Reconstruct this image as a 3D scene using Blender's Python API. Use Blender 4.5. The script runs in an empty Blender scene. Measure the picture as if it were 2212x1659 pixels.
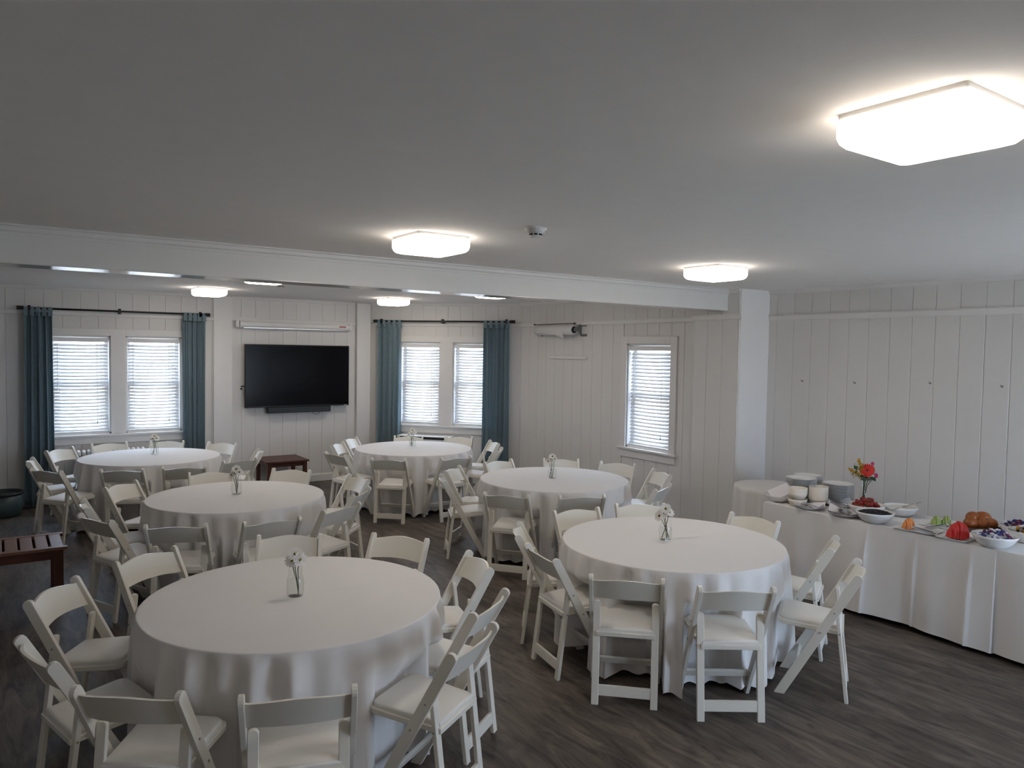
import bpy, bmesh, math, random
from mathutils import Vector, Matrix
random.seed(7)
sc = bpy.context.scene
col = sc.collection
PI = math.pi

# ------------------------------------------------------------------ camera
FPX, CH = 1613.5, 2.08
YAW, PITCH, ROLL = math.radians(34.69), math.radians(-2.56), math.radians(0.92)
FW = Vector((math.sin(YAW)*math.cos(PITCH), math.cos(YAW)*math.cos(PITCH), math.sin(PITCH)))
_r = Vector((math.cos(YAW), -math.sin(YAW), 0)); _u = _r.cross(FW)
RT = _r*math.cos(ROLL) + _u*math.sin(ROLL)
UP = -_r*math.sin(ROLL) + _u*math.cos(ROLL)
cd = bpy.data.cameras.new('camera'); cam = bpy.data.objects.new('camera', cd); col.objects.link(cam)
cd.sensor_fit = 'HORIZONTAL'; cd.sensor_width = 36; cd.lens = FPX*36/2212; cd.clip_start = 0.05
cam.matrix_world = Matrix(((RT.x, UP.x, -FW.x, 0), (RT.y, UP.y, -FW.y, 0), (RT.z, UP.z, -FW.z, CH), (0, 0, 0, 1)))
sc.camera = cam

# ------------------------------------------------------------------ world, exposure
SKY = 8.5
w = bpy.data.worlds.new('sky'); sc.world = w; w.use_nodes = True
bg = w.node_tree.nodes['Background']; bg.inputs[0].default_value = (0.64, 0.79, 1.0, 1); bg.inputs[1].default_value = SKY
LAMP = 15.0
sl = bpy.data.lights.new('sun', 'SUN'); sl.energy = 16; sl.angle = .01; sl.color = (1, .95, .88)
so = bpy.data.objects.new('sun', sl); col.objects.link(so); so.rotation_euler = Vector((1, -.04, -1.5)).to_track_quat('-Z', 'Y').to_euler()
vs = sc.view_settings
vs.view_transform = 'Standard'; vs.look = 'None'; vs.gamma = 1; vs.use_curve_mapping = False
vs.exposure = 0.74

# ------------------------------------------------------------------ pixel -> place helpers
def ray(px, py):
    return FW*FPX + RT*(px-1106) - UP*(py-829.5)
def on_z(px, py, z):
    d = ray(px, py); s = (z-CH)/d.z
    return Vector((d.x*s, d.y*s, z))
def on_wall(px, py, P0, U):          # -> (distance along wall, height)
    d = ray(px, py); n = Vector((-U.y, U.x))
    t = P0.dot(n)/(d.x*n.x + d.y*n.y)
    q = Vector((d.x*t, d.y*t))
    return (q-P0).dot(U), CH + d.z*t

# ------------------------------------------------------------------ materials
def mat(name, c, rough=.5, spec=.5, metal=0., bump=0., bscale=60., var=0., vscale=8., trans=0., ior=1.45, sheen=0., transl=0., stretch=None, coat=0.):
    m = bpy.data.materials.new(name); m.use_nodes = True; nt = m.node_tree; b = nt.nodes['Principled BSDF']
    b.inputs['Base Color'].default_value = (*c, 1); b.inputs['Roughness'].default_value = rough
    b.inputs['Specular IOR Level'].default_value = spec; b.inputs['Metallic'].default_value = metal
    b.inputs['IOR'].default_value = ior
    if trans: b.inputs['Transmission Weight'].default_value = trans
    if sheen: b.inputs['Sheen Weight'].default_value = sheen
    if coat: b.inputs['Coat Weight'].default_value = coat
    tc = nt.nodes.new('ShaderNodeTexCoord'); mp = nt.nodes.new('ShaderNodeMapping')
    nt.links.new(tc.outputs['Object'], mp.inputs['Vector'])
    if stretch: mp.inputs['Scale'].default_value = stretch
    n1 = nt.nodes.new('ShaderNodeTexNoise'); n1.inputs['Scale'].default_value = vscale; n1.inputs['Detail'].default_value = 4
    nt.links.new(mp.outputs[0], n1.inputs['Vector'])
    v = var if var else 0.03
    cr = nt.nodes.new('ShaderNodeMix'); cr.data_type = 'RGBA'
    cr.inputs[6].default_value = (*[x*(1-v) for x in c], 1); cr.inputs[7].default_value = (*[min(1, x*(1+v)) for x in c], 1)
    nt.links.new(n1.outputs['Fac'], cr.inputs[0]); nt.links.new(cr.outputs[2], b.inputs['Base Color'])
    if bump:
        n2 = nt.nodes.new('ShaderNodeTexNoise'); n2.inputs['Scale'].default_value = bscale; n2.inputs['Detail'].default_value = 3
        nt.links.new(mp.outputs[0], n2.inputs['Vector'])
        bp = nt.nodes.new('ShaderNodeBump'); bp.inputs['Strength'].default_value = bump; bp.inputs['Distance'].default_value = .01
        nt.links.new(n2.outputs['Fac'], bp.inputs['Height']); nt.links.new(bp.outputs[0], b.inputs['Normal'])
    if transl:
        t = nt.nodes.new('ShaderNodeBsdfTranslucent'); nt.links.new(cr.outputs[2], t.inputs[0])
        mx = nt.nodes.new('ShaderNodeMixShader'); mx.inputs[0].default_value = transl
        nt.links.new(b.outputs[0], mx.inputs[1]); nt.links.new(t.outputs[0], mx.inputs[2])
        nt.links.new(mx.outputs[0], nt.nodes['Material Output'].inputs[0])
    return m
def emit(name, c, s):
    m = bpy.data.materials.new(name); m.use_nodes = True; nt = m.node_tree; b = nt.nodes['Principled BSDF']
    b.inputs['Base Color'].default_value = (*c, 1); b.inputs['Emission Color'].default_value = (*c, 1); b.inputs['Emission Strength'].default_value = s
    return m
def glassmat(name, c=(1, 1, 1), rough=0., edge=.6):
    m = bpy.data.materials.new(name); m.use_nodes = True; nt = m.node_tree
    for n in list(nt.nodes):
        if n.type == 'BSDF_PRINCIPLED': nt.nodes.remove(n)
    fr = nt.nodes.new('ShaderNodeLayerWeight'); fr.inputs[0].default_value = .5
    pw = nt.nodes.new('ShaderNodeMath'); pw.operation = 'POWER'; pw.inputs[1].default_value = 4
    ml = nt.nodes.new('ShaderNodeMath'); ml.operation = 'MULTIPLY_ADD'; ml.inputs[1].default_value = edge; ml.inputs[2].default_value = .03
    nt.links.new(fr.outputs['Facing'], pw.inputs[0]); nt.links.new(pw.outputs[0], ml.inputs[0])
    tr = nt.nodes.new('ShaderNodeBsdfTransparent'); tr.inputs[0].default_value = (*c, 1)
    gl = nt.nodes.new('ShaderNodeBsdfGlossy'); gl.inputs['Roughness'].default_value = rough
    mx = nt.nodes.new('ShaderNodeMixShader')
    nt.links.new(ml.outputs[0], mx.inputs[0]); nt.links.new(tr.outputs[0], mx.inputs[1]); nt.links.new(gl.outputs[0], mx.inputs[2])
    nt.links.new(mx.outputs[0], nt.nodes['Material Output'].inputs[0])
    return m
M = {}
M['wall'] = mat('white wall paint', (.70, .685, .675), .42, .4, bump=.04, bscale=30, var=.02, vscale=3)
M['trim'] = mat('white trim paint', (.74, .725, .715), .35, .45, bump=.02, bscale=20)
M['beam'] = mat('beam gloss paint', (.67, .665, .655), .45, .35, bump=.01, bscale=6)
M['soffit'] = mat('beam underside gloss paint', (.66, .655, .645), .12, .5)
M['ceil'] = mat('matt ceiling paint', (.86, .845, .83), .85, .2, bump=.05, bscale=90)
M['chair'] = mat('ivory chair paint', (.74, .715, .645), .33, .45, bump=.015, bscale=40, var=.03)
M['cushion'] = mat('white vinyl pad', (.74, .72, .68), .5, .35, bump=.06, bscale=120)
M['cloth'] = mat('white table linen', (.735, .715, .705), .85, .2, bump=.05, bscale=45, sheen=.2, var=.02, vscale=5)
M['curtain'] = mat('slate blue curtain', (.235, .325, .375), .8, .2, bump=.15, bscale=150, var=.12, vscale=25, transl=.28)
M['black'] = mat('black painted metal', (.012, .011, .010), .4, .4)
M['tvbody'] = mat('black plastic', (.010, .010, .011), .35, .4)
M['screen'] = mat('dark tv screen', (.003, .003, .004), .16, .12)
M['blind'] = mat('white blind slat', (.80, .80, .80), .45, .4, transl=.06)
M['glass'] = glassmat('window glass', (.96, .98, 1))
M['jarglass'] = glassmat('clear jar glass', (.985, .993, .988), .03, .30)
M['water'] = glassmat('jar water', (.985, .993, .988), .02, .10)
M['lamp'] = emit('lit lamp diffuser', (1, .895, .775), LAMP)
M['lamprim'] = emit('lit lamp side band', (1, .895, .775), LAMP*.30)
M['lampbase'] = mat('white lamp base', (.75, .74, .73), .4)
M['teak'] = mat('reddish wood', (.21, .105, .066), .4, .45, bump=.08, bscale=40, var=.3, vscale=12, stretch=(1, 8, 1))
M['dkwood'] = mat('dark stained wood', (.085, .030, .020), .42, .45, bump=.05, bscale=30, var=.25, vscale=10, stretch=(1, 6, 1))
M['porcelain'] = mat('white porcelain', (.78, .78, .77), .12, .5)
M['cream'] = mat('cream stoneware', (.72, .66, .58), .3, .5)
M['steel'] = mat('brushed steel', (.55, .55, .56), .25, .5, metal=1)
M['grey'] = mat('grey metal', (.22, .23, .24), .45, .5, metal=.3)
M['boltgrey'] = mat('dull bolt metal', (.34, .34, .33), .5, .5, metal=.2)
M['napkin'] = mat('white napkin', (.76, .74, .77), .9, .1, bump=.05, bscale=60)
M['paper'] = mat('white paper', (.72, .71, .70), .8, .2)
M['rednote'] = mat('faded red label', (.45, .12, .12), .6)
M['bin'] = mat('clear blue plastic bin', (.07, .105, .115), .35, .4)
M['binrim'] = mat('dark bin liner', (.02, .025, .03), .5)
M['petal'] = mat('white petal', (.80, .78, .74), .7, .2, transl=.2)
M['disc'] = mat('olive flower centre', (.16, .12, .012), .8)
M['stem'] = mat('green stem', (.03, .055, .022), .6)
M['leaf'] = mat('dark green leaf', (.028, .07, .02), .5, var=.3)
M['redpetal'] = mat('red petal', (.55, .02, .012), .6, var=.2)
M['pink'] = mat('magenta petal', (.45, .03, .14), .6)
M['goldenrod'] = mat('yellow blossom', (.50, .28, .02), .7, var=.3)
M['straw'] = mat('red strawberry', (.25, .010, .010), .35, .5, bump=.3, bscale=160, var=.25, vscale=40)
M['calyx'] = mat('strawberry leaf', (.06, .12, .03), .7)
M['berry'] = mat('black berries', (.008, .008, .014), .4, .5)
M['yogurt'] = mat('yogurt', (.75, .72, .64), .35, .5)
M['melonred'] = mat('watermelon flesh', (.62, .035, .030), .4, .5, var=.2, vscale=30)
M['canta'] = mat('cantaloupe flesh', (.72, .26, .07), .4, .5, var=.15, vscale=30)
M['honey'] = mat('honeydew flesh', (.32, .42, .13), .4, .5, var=.15, vscale=30)
M['bread'] = mat('glazed brown bread', (.30, .085, .018), .3, .5, bump=.2, bscale=40, var=.4, vscale=18)
M['basket'] = mat('dark wicker', (.08, .035, .02), .6, bump=.5, bscale=120)
M['candyw'] = mat('white candy wrapper', (.70, .70, .78), .25, .5, bump=.3, bscale=90)
M['candyb'] = mat('blue candy wrapper', (.03, .05, .22), .25, .5)
M['candyp'] = mat('purple candy wrapper', (.16, .025, .09), .25, .5)
M['gold'] = mat('orange cereal', (.55, .25, .03), .5)
M['radi'] = mat('radiator enamel', (.68, .67, .66), .35)
M['darkslot'] = mat('dark vent', (.02, .018, .016), .7)
M['plasticw'] = mat('white plastic', (.72, .72, .71), .35)

def floor_mat():
    m = bpy.data.materials.new('grey brown plank floor'); m.use_nodes = True; nt = m.node_tree; b = nt.nodes['Principled BSDF']
    L = nt.links.new; N = nt.nodes.new
    tc = N('ShaderNodeTexCoord'); mp = N('ShaderNodeMapping'); mp.inputs['Rotation'].default_value = (0, 0, PI/2)
    L(tc.outputs['Object'], mp.inputs[0])
    br = N('ShaderNodeTexBrick'); br.inputs['Scale'].default_value = 1; br.inputs['Brick Width'].default_value = 1.22; br.inputs['Row Height'].default_value = .18
    br.inputs['Mortar Size'].default_value = .0012; br.inputs['Mortar Smooth'].default_value = .3; br.offset = .37
    br.inputs['Color1'].default_value = (.0, .0, .0, 1); br.inputs['Color2'].default_value = (1, 1, 1, 1); br.inputs['Mortar'].default_value = (.3, .3, .3, 1)
    L(mp.outputs[0], br.inputs['Vector'])
    m2 = N('ShaderNodeMapping'); m2.inputs['Scale'].default_value = (5.0, .95, 1); L(tc.outputs['Object'], m2.inputs[0])
    n1 = N('ShaderNodeTexNoise'); n1.inputs['Scale'].default_value = 2.4; n1.inputs['Detail'].default_value = 8; n1.inputs['Roughness'].default_value = .68; n1.inputs['Distortion'].default_value = 1.1
    L(m2.outputs[0], n1.inputs['Vector'])
    rp = N('ShaderNodeValToRGB'); e = rp.color_ramp.elements
    e[0].position = .33; e[0].color = (.034, .028, .024, 1); e[1].position = .68; e[1].color = (.165, .134, .112, 1)
    L(n1.outputs['Fac'], rp.inputs[0])
    hs = N('ShaderNodeHueSaturation'); L(rp.outputs[0], hs.inputs['Color'])
    mr = N('ShaderNodeMapRange'); mr.inputs[3].default_value = .82; mr.inputs[4].default_value = 1.2; L(br.outputs['Color'], mr.inputs[0]); L(mr.outputs[0], hs.inputs['Value'])
    L(hs.outputs[0], b.inputs['Base Color'])
    b.inputs['Roughness'].default_value = .5; b.inputs['Specular IOR Level'].default_value = .28
    bp = N('ShaderNodeBump'); bp.inputs['Strength'].default_value = .12; bp.inputs['Distance'].default_value = .004; L(n1.outputs['Fac'], bp.inputs['Height']); L(bp.outputs[0], b.inputs['Normal'])
    return m
M['floor'] = floor_mat()
M['ground'] = mat('outdoor paving', (.60, .58, .54), .9, var=.15, vscale=1.5)

# ------------------------------------------------------------------ mesh helpers
class MB:
    def __init__(s): s.v = []; s.f = []
    def quadbox(s, pts):        # 8 points: bottom 4, top 4
        k = len(s.v); s.v += [tuple(p) for p in pts]
        s.f += [(k+3, k+2, k+1, k), (k+4, k+5, k+6, k+7), (k, k+1, k+5, k+4), (k+1, k+2, k+6, k+5), (k+2, k+3, k+7, k+6), (k+3, k, k+4, k+7)]
        return s
    def box(s, x0, x1, y0, y1, z0, z1):
        return s.quadbox([(x0, y0, z0), (x1, y0, z0), (x1, y1, z0), (x0, y1, z0), (x0, y0, z1), (x1, y0, z1), (x1, y1, z1), (x0, y1, z1)])
    def bar(s, a, b, wx, wy, side=Vector((1, 0, 0))):   # box from a to b, wx along side, wy across
        a = Vector(a); b = Vector(b); d = (b-a).normalized(); sx = (side - d*side.dot(d)).normalized(); sy = d.cross(sx)
        o = [(-1, -1), (1, -1), (1, 1), (-1, 1)]
        return s.quadbox([a+sx*i*wx/2+sy*j*wy/2 for i, j in o] + [b+sx*i*wx/2+sy*j*wy/2 for i, j in o])
    def prism(s, prof, fn, t0, t1):   # closed 2-d profile swept between t0 and t1, fn(p, q, t) -> xyz
        k = len(s.v); n = len(prof)
        s.v += [tuple(fn(p, q, t0)) for p, q in prof] + [tuple(fn(p, q, t1)) for p, q in prof]
        s.f.append(tuple(range(k+n-1, k-1, -1))); s.f.append(tuple(range(k+n, k+2*n)))
        for i in range(n): j = (i+1) % n; s.f.append((k+i, k+j, k+n+j, k+n+i))
        return s
    def tube(s, path, r, n=8, cap=True):
        k = len(s.v); path = [Vector(p) for p in path]; m = len(path)
        rr = r if isinstance(r, (list, tuple)) else [r]*m
        up = None
        for i, p in enumerate(path):
            d = (path[min(i+1, m-1)]-path[max(i-1, 0)]).normalized()
            if up is None: up = Vector((0, 0, 1)) if abs(d.z) < .9 else Vector((1, 0, 0))
            a = (up - d*up.dot(d)).normalized(); b = d.cross(a); up = a
            for j in range(n):
                t = 2*PI*j/n; s.v.append(tuple(p + a*math.cos(t)*rr[i] + b*math.sin(t)*rr[i]))
        for i in range(m-1):
            for j in range(n):
                q = (j+1) % n; s.f.append((k+i*n+j, k+i*n+q, k+(i+1)*n+q, k+(i+1)*n+j))
        if cap: s.f.append(tuple(k+j for j in range(n-1, -1, -1))); s.f.append(tuple(k+(m-1)*n+j for j in range(n)))
        return s
    def lathe(s, prof, n=24, c=(0, 0, 0)):
        k = len(s.v); m = len(prof)
        for r, z in prof:
            for j in range(n):
                t = 2*PI*j/n; s.v.append((c[0]+r*math.cos(t), c[1]+r*math.sin(t), c[2]+z))
        for i in range(m-1):
            for j in range(n):
                q = (j+1) % n; s.f.append((k+i*n+j, k+i*n+q, k+(i+1)*n+q, k+(i+1)*n+j))
        if prof[0][0] > 1e-6: s.f.append(tuple(k+j for j in range(n-1, -1, -1)))
        if prof[-1][0] > 1e-6: s.f.append(tuple(k+(m-1)*n+j for j in range(n)))
        return s
    def blob(s, c, rx, ry, rz, n=10, m=6, rot=None):
        k = len(s.v); c = Vector(c)
        for i in range(m+1):
            a = PI*i/m
            for j in range(n):
                t = 2*PI*j/n; p = Vector((rx*math.sin(a)*math.cos(t), ry*math.sin(a)*math.sin(t), rz*math.cos(a)))
                if rot is not None: p = rot @ p
                s.v.append(tuple(c+p))
        for i in range(m):
            for j in range(n):
                q = (j+1) % n; s.f.append((k+i*n+j, k+(i+1)*n+j, k+(i+1)*n+q, k+i*n+q))
        return s
    def mesh(s, name, m, smooth=False, bevel=0., seg=2):
        me = bpy.data.meshes.new(name); me.from_pydata(s.v, [], s.f); me.materials.append(M[m] if isinstance(m, str) else m)
        bm = bmesh.new(); bm.from_mesh(me)
        bmesh.ops.remove_doubles(bm, verts=bm.verts, dist=1e-6)
        bmesh.ops.recalc_face_normals(bm, faces=bm.faces)
        if bevel: bmesh.ops.bevel(bm, geom=[e for e in bm.edges if len(e.link_faces) == 2 and e.calc_face_angle(0) > .6], offset=bevel, segments=seg, affect='EDGES', profile=.6, clamp_overlap=True)
        bm.to_mesh(me); bm.free()
        if smooth:
            for p in me.polygons: p.use_smooth = True
        return me
    def build(s, name, m, parent=None, smooth=False, bevel=0., seg=2):
        return add(name, s.mesh(name, m, smooth, bevel, seg), parent)
def add(name, me, parent=None):
    o = bpy.data.objects.new(name, me); col.objects.link(o)
    if parent is not None: o.parent = parent
    return o
def tag(o, label, cat=None, group=None, kind=None):
    o['label'] = label
    if cat: o['category'] = cat
    if group: o['group'] = group
    if kind: o['kind'] = kind
    return o
def thing(name, label, cat, loc=(0, 0, 0), rz=0., group=None):
    o = bpy.data.objects.new(name, None); col.objects.link(o); o.location = loc; o.rotation_euler = (0, 0, rz); o.empty_display_size = .1
    return tag(o, label, cat, group)
def dup(root, loc, rz, label=None, rot=None):
    r = root.copy(); col.objects.link(r); r.location = loc; r.rotation_euler = rot if rot else (0, 0, rz)
    if label: r['label'] = label
    for ch in root.children:
        c = ch.copy(); col.objects.link(c); c.parent = r
        for g in ch.children:
            d = g.copy(); col.objects.link(d); d.parent = c
    return r
def smooth_angle(o, a=40):
    for p in o.data.polygons: p.use_smooth = True
    try: o.data.set_sharp_from_angle(angle=math.radians(a))
    except Exception: pass
    return o

# ------------------------------------------------------------------ room shell
CM, CP = 2.760, 2.80            # ceiling of the main room / of the bay end
XR, XP, X3, Y1 = 6.85, 6.37, 6.60, 11.25
YJ, YP, YB0, YB1, ZB = 5.05, 5.66, 5.21, 5.45, 2.54
XL, YK = -2.6, -1.7
RAIL = (2.44, 2.50)
A = Vector((4.945, Y1)); B = Vector((X3, 9.315))

MB().box(XL, XR+.2, YK, Y1+.2, -.12, 0).build('floor', 'floor')
tag(bpy.data.objects['floor'], 'dark grey-brown wood plank floor', 'floor', kind='structure')
c = MB().box(XL, XR+.2, YK, YB0+.05, CM, CM+.1).box(XL, X3+.4, YB0+.05, Y1+.2, CP, CP+.1).build('ceiling', 'ceil')
tag(c, 'flat white painted ceiling', 'ceiling', kind='structure')

class Wall:
    """a straight wall from P0 to P1, N = into the room; u runs along, z up, d out of the face"""
    def __init__(s, P0, P1, N, top):
        s.P0 = Vector(P0); s.U = (Vector(P1)-s.P0).normalized(); s.L = (Vector(P1)-s.P0).length; s.N = Vector(N).normalized(); s.top = top
    def p(s, u, d, z): q = s.P0 + s.U*u + s.N*d; return (q.x, q.y, z)
    def box(s, mb, u0, u1, d0, d1, z0, z1):
        return mb.quadbox([s.p(u0, d0, z0), s.p(u1, d0, z0), s.p(u1, d1, z0), s.p(u0, d1, z0), s.p(u0, d0, z1), s.p(u1, d0, z1), s.p(u1, d1, z1), s.p(u0, d1, z1)])
    def px(s, x, y): return on_wall(x, y, s.P0, s.U)
def cut(rect, holes):
    rs = [rect]
    for h in holes:
        out = []
        for (a, b, c, d) in rs:
            if h[0] >= b or h[1] <= a or h[2] >= d or h[3] <= c: out.append((a, b, c, d)); continue
            if h[0] > a: out.append((a, h[0], c, d))
            if h[1] < b: out.append((h[1], b, c, d))
            a2, b2 = max(a, h[0]), min(b, h[1])
            if h[2] > c: out.append((a2, b2, c, h[2]))
            if h[3] < d: out.append((a2, b2, h[3], d))
        rs = out
    return rs
BT = .016
def make_wall(name, W, label, holes=(), off=0., u_from=None, u_to=None, cover=()):
    mb = MB()
    for (a, b, c, d) in cut((0, W.L, 0, W.top), holes): W.box(mb, a, b, -.13, 0, c, d)
    root = mb.build(name, 'wall'); tag(root, label, 'wall', kind='structure')
    u0 = 0 if u_from is None else u_from; u1 = W.L if u_to is None else u_to
    g = .005; bw = .2035
    k = u0 - off
    while k < u1:
        a, b = max(k, u0), min(k+bw, u1); k += bw
        if b-a < .01: continue
        for z0, z1 in ((.11, RAIL[0]+.01), (RAIL[1]-.01, W.top-.035)):
            mb = MB()
            for (p, q, c, d) in cut((a, b, z0, z1), cover):
                if q-p < .012 or d-c < .02: continue
                gl = g if abs(p-a) < 1e-6 else 0; gr = g if abs(q-b) < 1e-6 else 0
                mb.prism([(p, 0), (p, BT-gl*1.3), (p+gl+1e-4, BT), (q-gr-1e-4, BT), (q, BT-gr*1.3), (q, 0)], lambda uu, dd, zz: W.p(uu, dd, zz), c, d)
            if mb.v: mb.build('board', 'wall', root)
    return root
def strip(name, W, segs, prof, m='trim', label='', parent=None):
    mb = MB()
    for (u0, u1) in segs: mb.prism(prof, lambda d, z, t: W.p(t, d, z), u0, u1)
    o = mb.build(name, m, parent)
    if parent is None: tag(o, label, 'trim', kind='structure')
    return o
railprof = [(0, RAIL[0]), (.026, RAIL[0]), (.030, RAIL[0]+.008), (.030, RAIL[1]-.012), (.036, RAIL[1]-.008), (.036, RAIL[1]), (0, RAIL[1])]
def coveprof(t): return [(0, t-.045), (.010, t-.045), (.020, t-.038), (.040, t-.010), (.044, t), (0, t)]
baseprof = [(0, 0), (.028, 0), (.028, .10), (.020, .115), (0, .12)]

WR = Wall((XR, YJ), (XR, YK), (-1, 0), CM)            # right wall, main room
WJ = Wall((XP, YJ), (XR, YJ), (0, -1), CM)            # jog face
WP = Wall((XP, YP), (XP, YJ), (-1, 0), CP)            # pier the beam rests on
W3 = Wall((X3, 9.315), (X3, YP), (-1, 0), CP)         # wall with the single window
W2 = Wall(A, B, Vector((-(Y1-9.315), -(X3-A.x))), CP) # angled bay wall
W1 = Wall((XL, Y1), A, (0, -1), CP)                   # far wall with television
WL = Wall((XL, YK), (XL, Y1), (1, 0), CP)
WK = Wall((XR, YK), (XL, YK), (0, 1), CM)

def wz(W, x, y): return W.px(x, y)[0]
ZW0, ZW1 = .885, 2.19
h1 = [(wz(W1, 239, 800)-.70, wz(W1, 239, 800), ZW0, ZW1), (wz(W1, 271, 800), wz(W1, 271, 800)+.70, ZW0, ZW1)]
h2 = [(wz(W2, 952, 800)-.68, wz(W2, 952, 800), ZW0, ZW1), (wz(W2, 979, 800), wz(W2, 979, 800)+.68, ZW0, ZW1)]
h3 = [(wz(W3, 1358, 760), wz(W3, 1453, 760), ZW0, ZW1)]
def casing_rect(hs): return (min(h[0] for h in hs)-.10, max(h[1] for h in hs)+.10, ZW0-.12, ZW1+.09)
def inner(r): return (r[0]+.02, r[1]-.02, r[2]+.02, r[3]-.02)
doorh = [(.25, 2.45, .0, 2.15)]
PIL1 = (wz(W1, 460, 760), wz(W1, 500, 760)); PIL2 = (wz(W1, 766, 760), W1.L)
wallR = make_wall('wall_right', WR, 'white vertical board wall behind the buffet table', u_to=3.4, off=.1)
wallJ = MB(); WJ.box(wallJ, -.004, WJ.L, -.60, .006, 0, CM); wallJ = wallJ.build('wall_jog', 'trim'); tag(wallJ, 'smooth white narrow wall return beside the round side table', 'wall', kind='structure')
wallP = make_wall('wall_pier', WP, 'white board wall pier carrying the ceiling beam', off=.02)
wallW = make_wall('wall_far_right', W3, 'white board wall with the single window and paper roll', h3, off=.15, cover=[inner(casing_rect(h3))])
wall2 = make_wall('wall_bay', W2, 'angled white board wall between blue curtains', h2, off=.05, cover=[inner(casing_rect(h2))])
wall1 = make_wall('wall_back', W1, 'far white board wall carrying the television', h1, u_from=2.3, off=.0, cover=[inner(casing_rect(h1))])
o = MB(); WL.box(o, 0, WL.L, -.13, 0, 0, CP); tag(o.build('wall_left', 'wall'), 'plain white side wall left of the tables', 'wall', kind='structure')
mb = MB()
for (a, b, c_, d) in cut((0, WK.L, 0, CM), doorh): WK.box(mb, a, b, -.13, 0, c_, d)
tag(mb.build('wall_rear', 'wall'), 'plain white wall behind the camera with glazed doors', 'wall', kind='structure')
# pilasters on the far wall
for k, (a, b) in enumerate((PIL1, PIL2)):
    mb = MB(); W1.box(mb, a, b, 0, .05 if k == 0 else .10, 0, CP-.01)
    tag(mb.build('trim_%d' % (k+1), 'trim'), ['flat white pilaster left of the television', 'flat white pilaster right of the television'][k], 'trim', kind='structure')
# rails, coves, baseboards
n = 3
for W, segs, lab in ((WR, [(0, 3.6)], 'white picture rail along the buffet wall'), (WP, [(-.036, WP.L+.03)], 'white picture rail on the wall pier'), (WJ, [(-.03, WJ.L)], 'white picture rail across the wall return'),
                (W3, [(0, W3.L)], 'white picture rail above the single window'), (W2, [(0, W2.L)], 'white picture rail behind the angled curtain rod'), (W1, [(2.3, PIL1[0]), (PIL1[1], PIL2[0])], 'white picture rail above the television')):
    if W is WJ: continue
    strip('trim_%d' % n, W, segs, railprof, label=lab); n += 1
for W, segs, t, lab in ((WR, [(0, 3.6)], CM, 'white cove moulding above the buffet wall'), (WP, [(0, .2), (.46, WP.L)], CP if False else CM, 'white cove moulding on the wall pier'), (W3, [(0, W3.L)], CP, 'white cove moulding above the paper roll wall'),
                   (W2, [(0, W2.L)], CP, 'white cove moulding above the angled wall'), (W1, [(2.3, PIL1[0]), (PIL1[1], PIL2[0])], CP, 'white cove moulding above the television wall')):
    strip('trim_%d' % n, W, segs, coveprof(t), label=lab); n += 1
for W, segs, nm, lab in ((WR, [(0, WR.L)], 'baseboard_right', 'white baseboard behind the buffet'), (WP, [(0, WP.L)], 'baseboard_pier', 'white baseboard of the wall pier'), (W3, [(0, W3.L)], 'baseboard_far_right', 'white baseboard under the single window'),
                     (W2, [(0, W2.L)], 'baseboard_bay', 'white baseboard under the angled windows'), (W1, [(0, PIL1[0]), (PIL1[1], PIL2[0])], 'baseboard_back', 'white baseboard below the television'), (WL, [(0, WL.L)], 'baseboard_left', 'white baseboard on the side wall')):
    o = strip(nm, W, segs, baseprof, label=lab); o['category'] = 'baseboard'
# ceiling beam with crown
bm_ = MB().box(XL, XP, YB0, YB1, ZB, CP+.02).build('trim_%d' % n, 'beam', bevel=.006); tag(bm_, 'wide white boxed ceiling beam across the room', 'beam', kind='structure')
mb = MB()
cp = [(0, CM-.062), (-.008, CM-.062), (-.010, CM-.045), (-.020, CM-.036), (-.024, CM-.014), (-.036, CM-.008), (-.038, CM), (0, CM)]
mb.prism(cp, lambda d, z, t: (t, YB0+d, z), XL, XP)
mb.build('crown', 'beam', bm_)
MB().box(XL, XP, YB0+.002, YB1-.002, ZB-.004, ZB+.001).build('soffit_board', 'soffit', bm_)

# ------------------------------------------------------------------ windows and blinds
wn = [1]
def window(W, h, lab):
    u0, u1, z0, z1 = h
    mb = MB()   # jamb liner
    W.box(mb, u0, u0+.02, -.13, .012, z0, z1); W.box(mb, u1-.02, u1, -.13, .012, z0, z1); W.box(mb, u0, u1, -.13, .012, z1-.02, z1); W.box(mb, u0, u1, -.13, .012, z0, z0+.02)
    root = mb.build('window_%d' % wn[0], 'trim'); wn[0] += 1
    tag(root, lab, 'window', kind='structure')
    zm = (z0+z1)/2+.02
    for (a, b, d) in ((zm-.02, z1-.02, -.105), (z0+.02, zm+.02, -.08)):
        mb = MB()
        for r in cut((u0+.02, u1-.02, a, b), [(u0+.065, u1-.065, a+.05, b-.045)]): W.box(mb, r[0], r[1], d-.012, d+.012, r[2], r[3])
        s_ = mb.build('sash', 'trim', root)
        g_ = MB(); W.box(g_, u0+.06, u1-.06, d-.002, d+.002, a+.045, b-.04); g_.build('pane', 'glass', s_)
    return root
def casing(W, hs, nm, lab, sill=True):
    r = casing_rect(hs); root = MB()
    for q in cut((r[0], r[1], r[2]+.12, r[3]), hs): W.box(root, q[0], q[1], 0, .036, q[2], q[3])
    o = root.build(nm, 'trim', bevel=.003, seg=1); tag(o, lab, 'trim', kind='structure')
    s_ = MB(); W.box(s_, r[0]-.03, r[1]+.03, -.02, .062, ZW0-.028, ZW0); s_.build('sill', 'trim', o, bevel=.006)
    s_ = MB(); W.box(s_, r[0]+.005, r[1]-.005, 0, .034, ZW0-.125, ZW0-.028); s_.build('apron', 'trim', o, bevel=.003, seg=1)
slat_cache = {}
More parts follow.
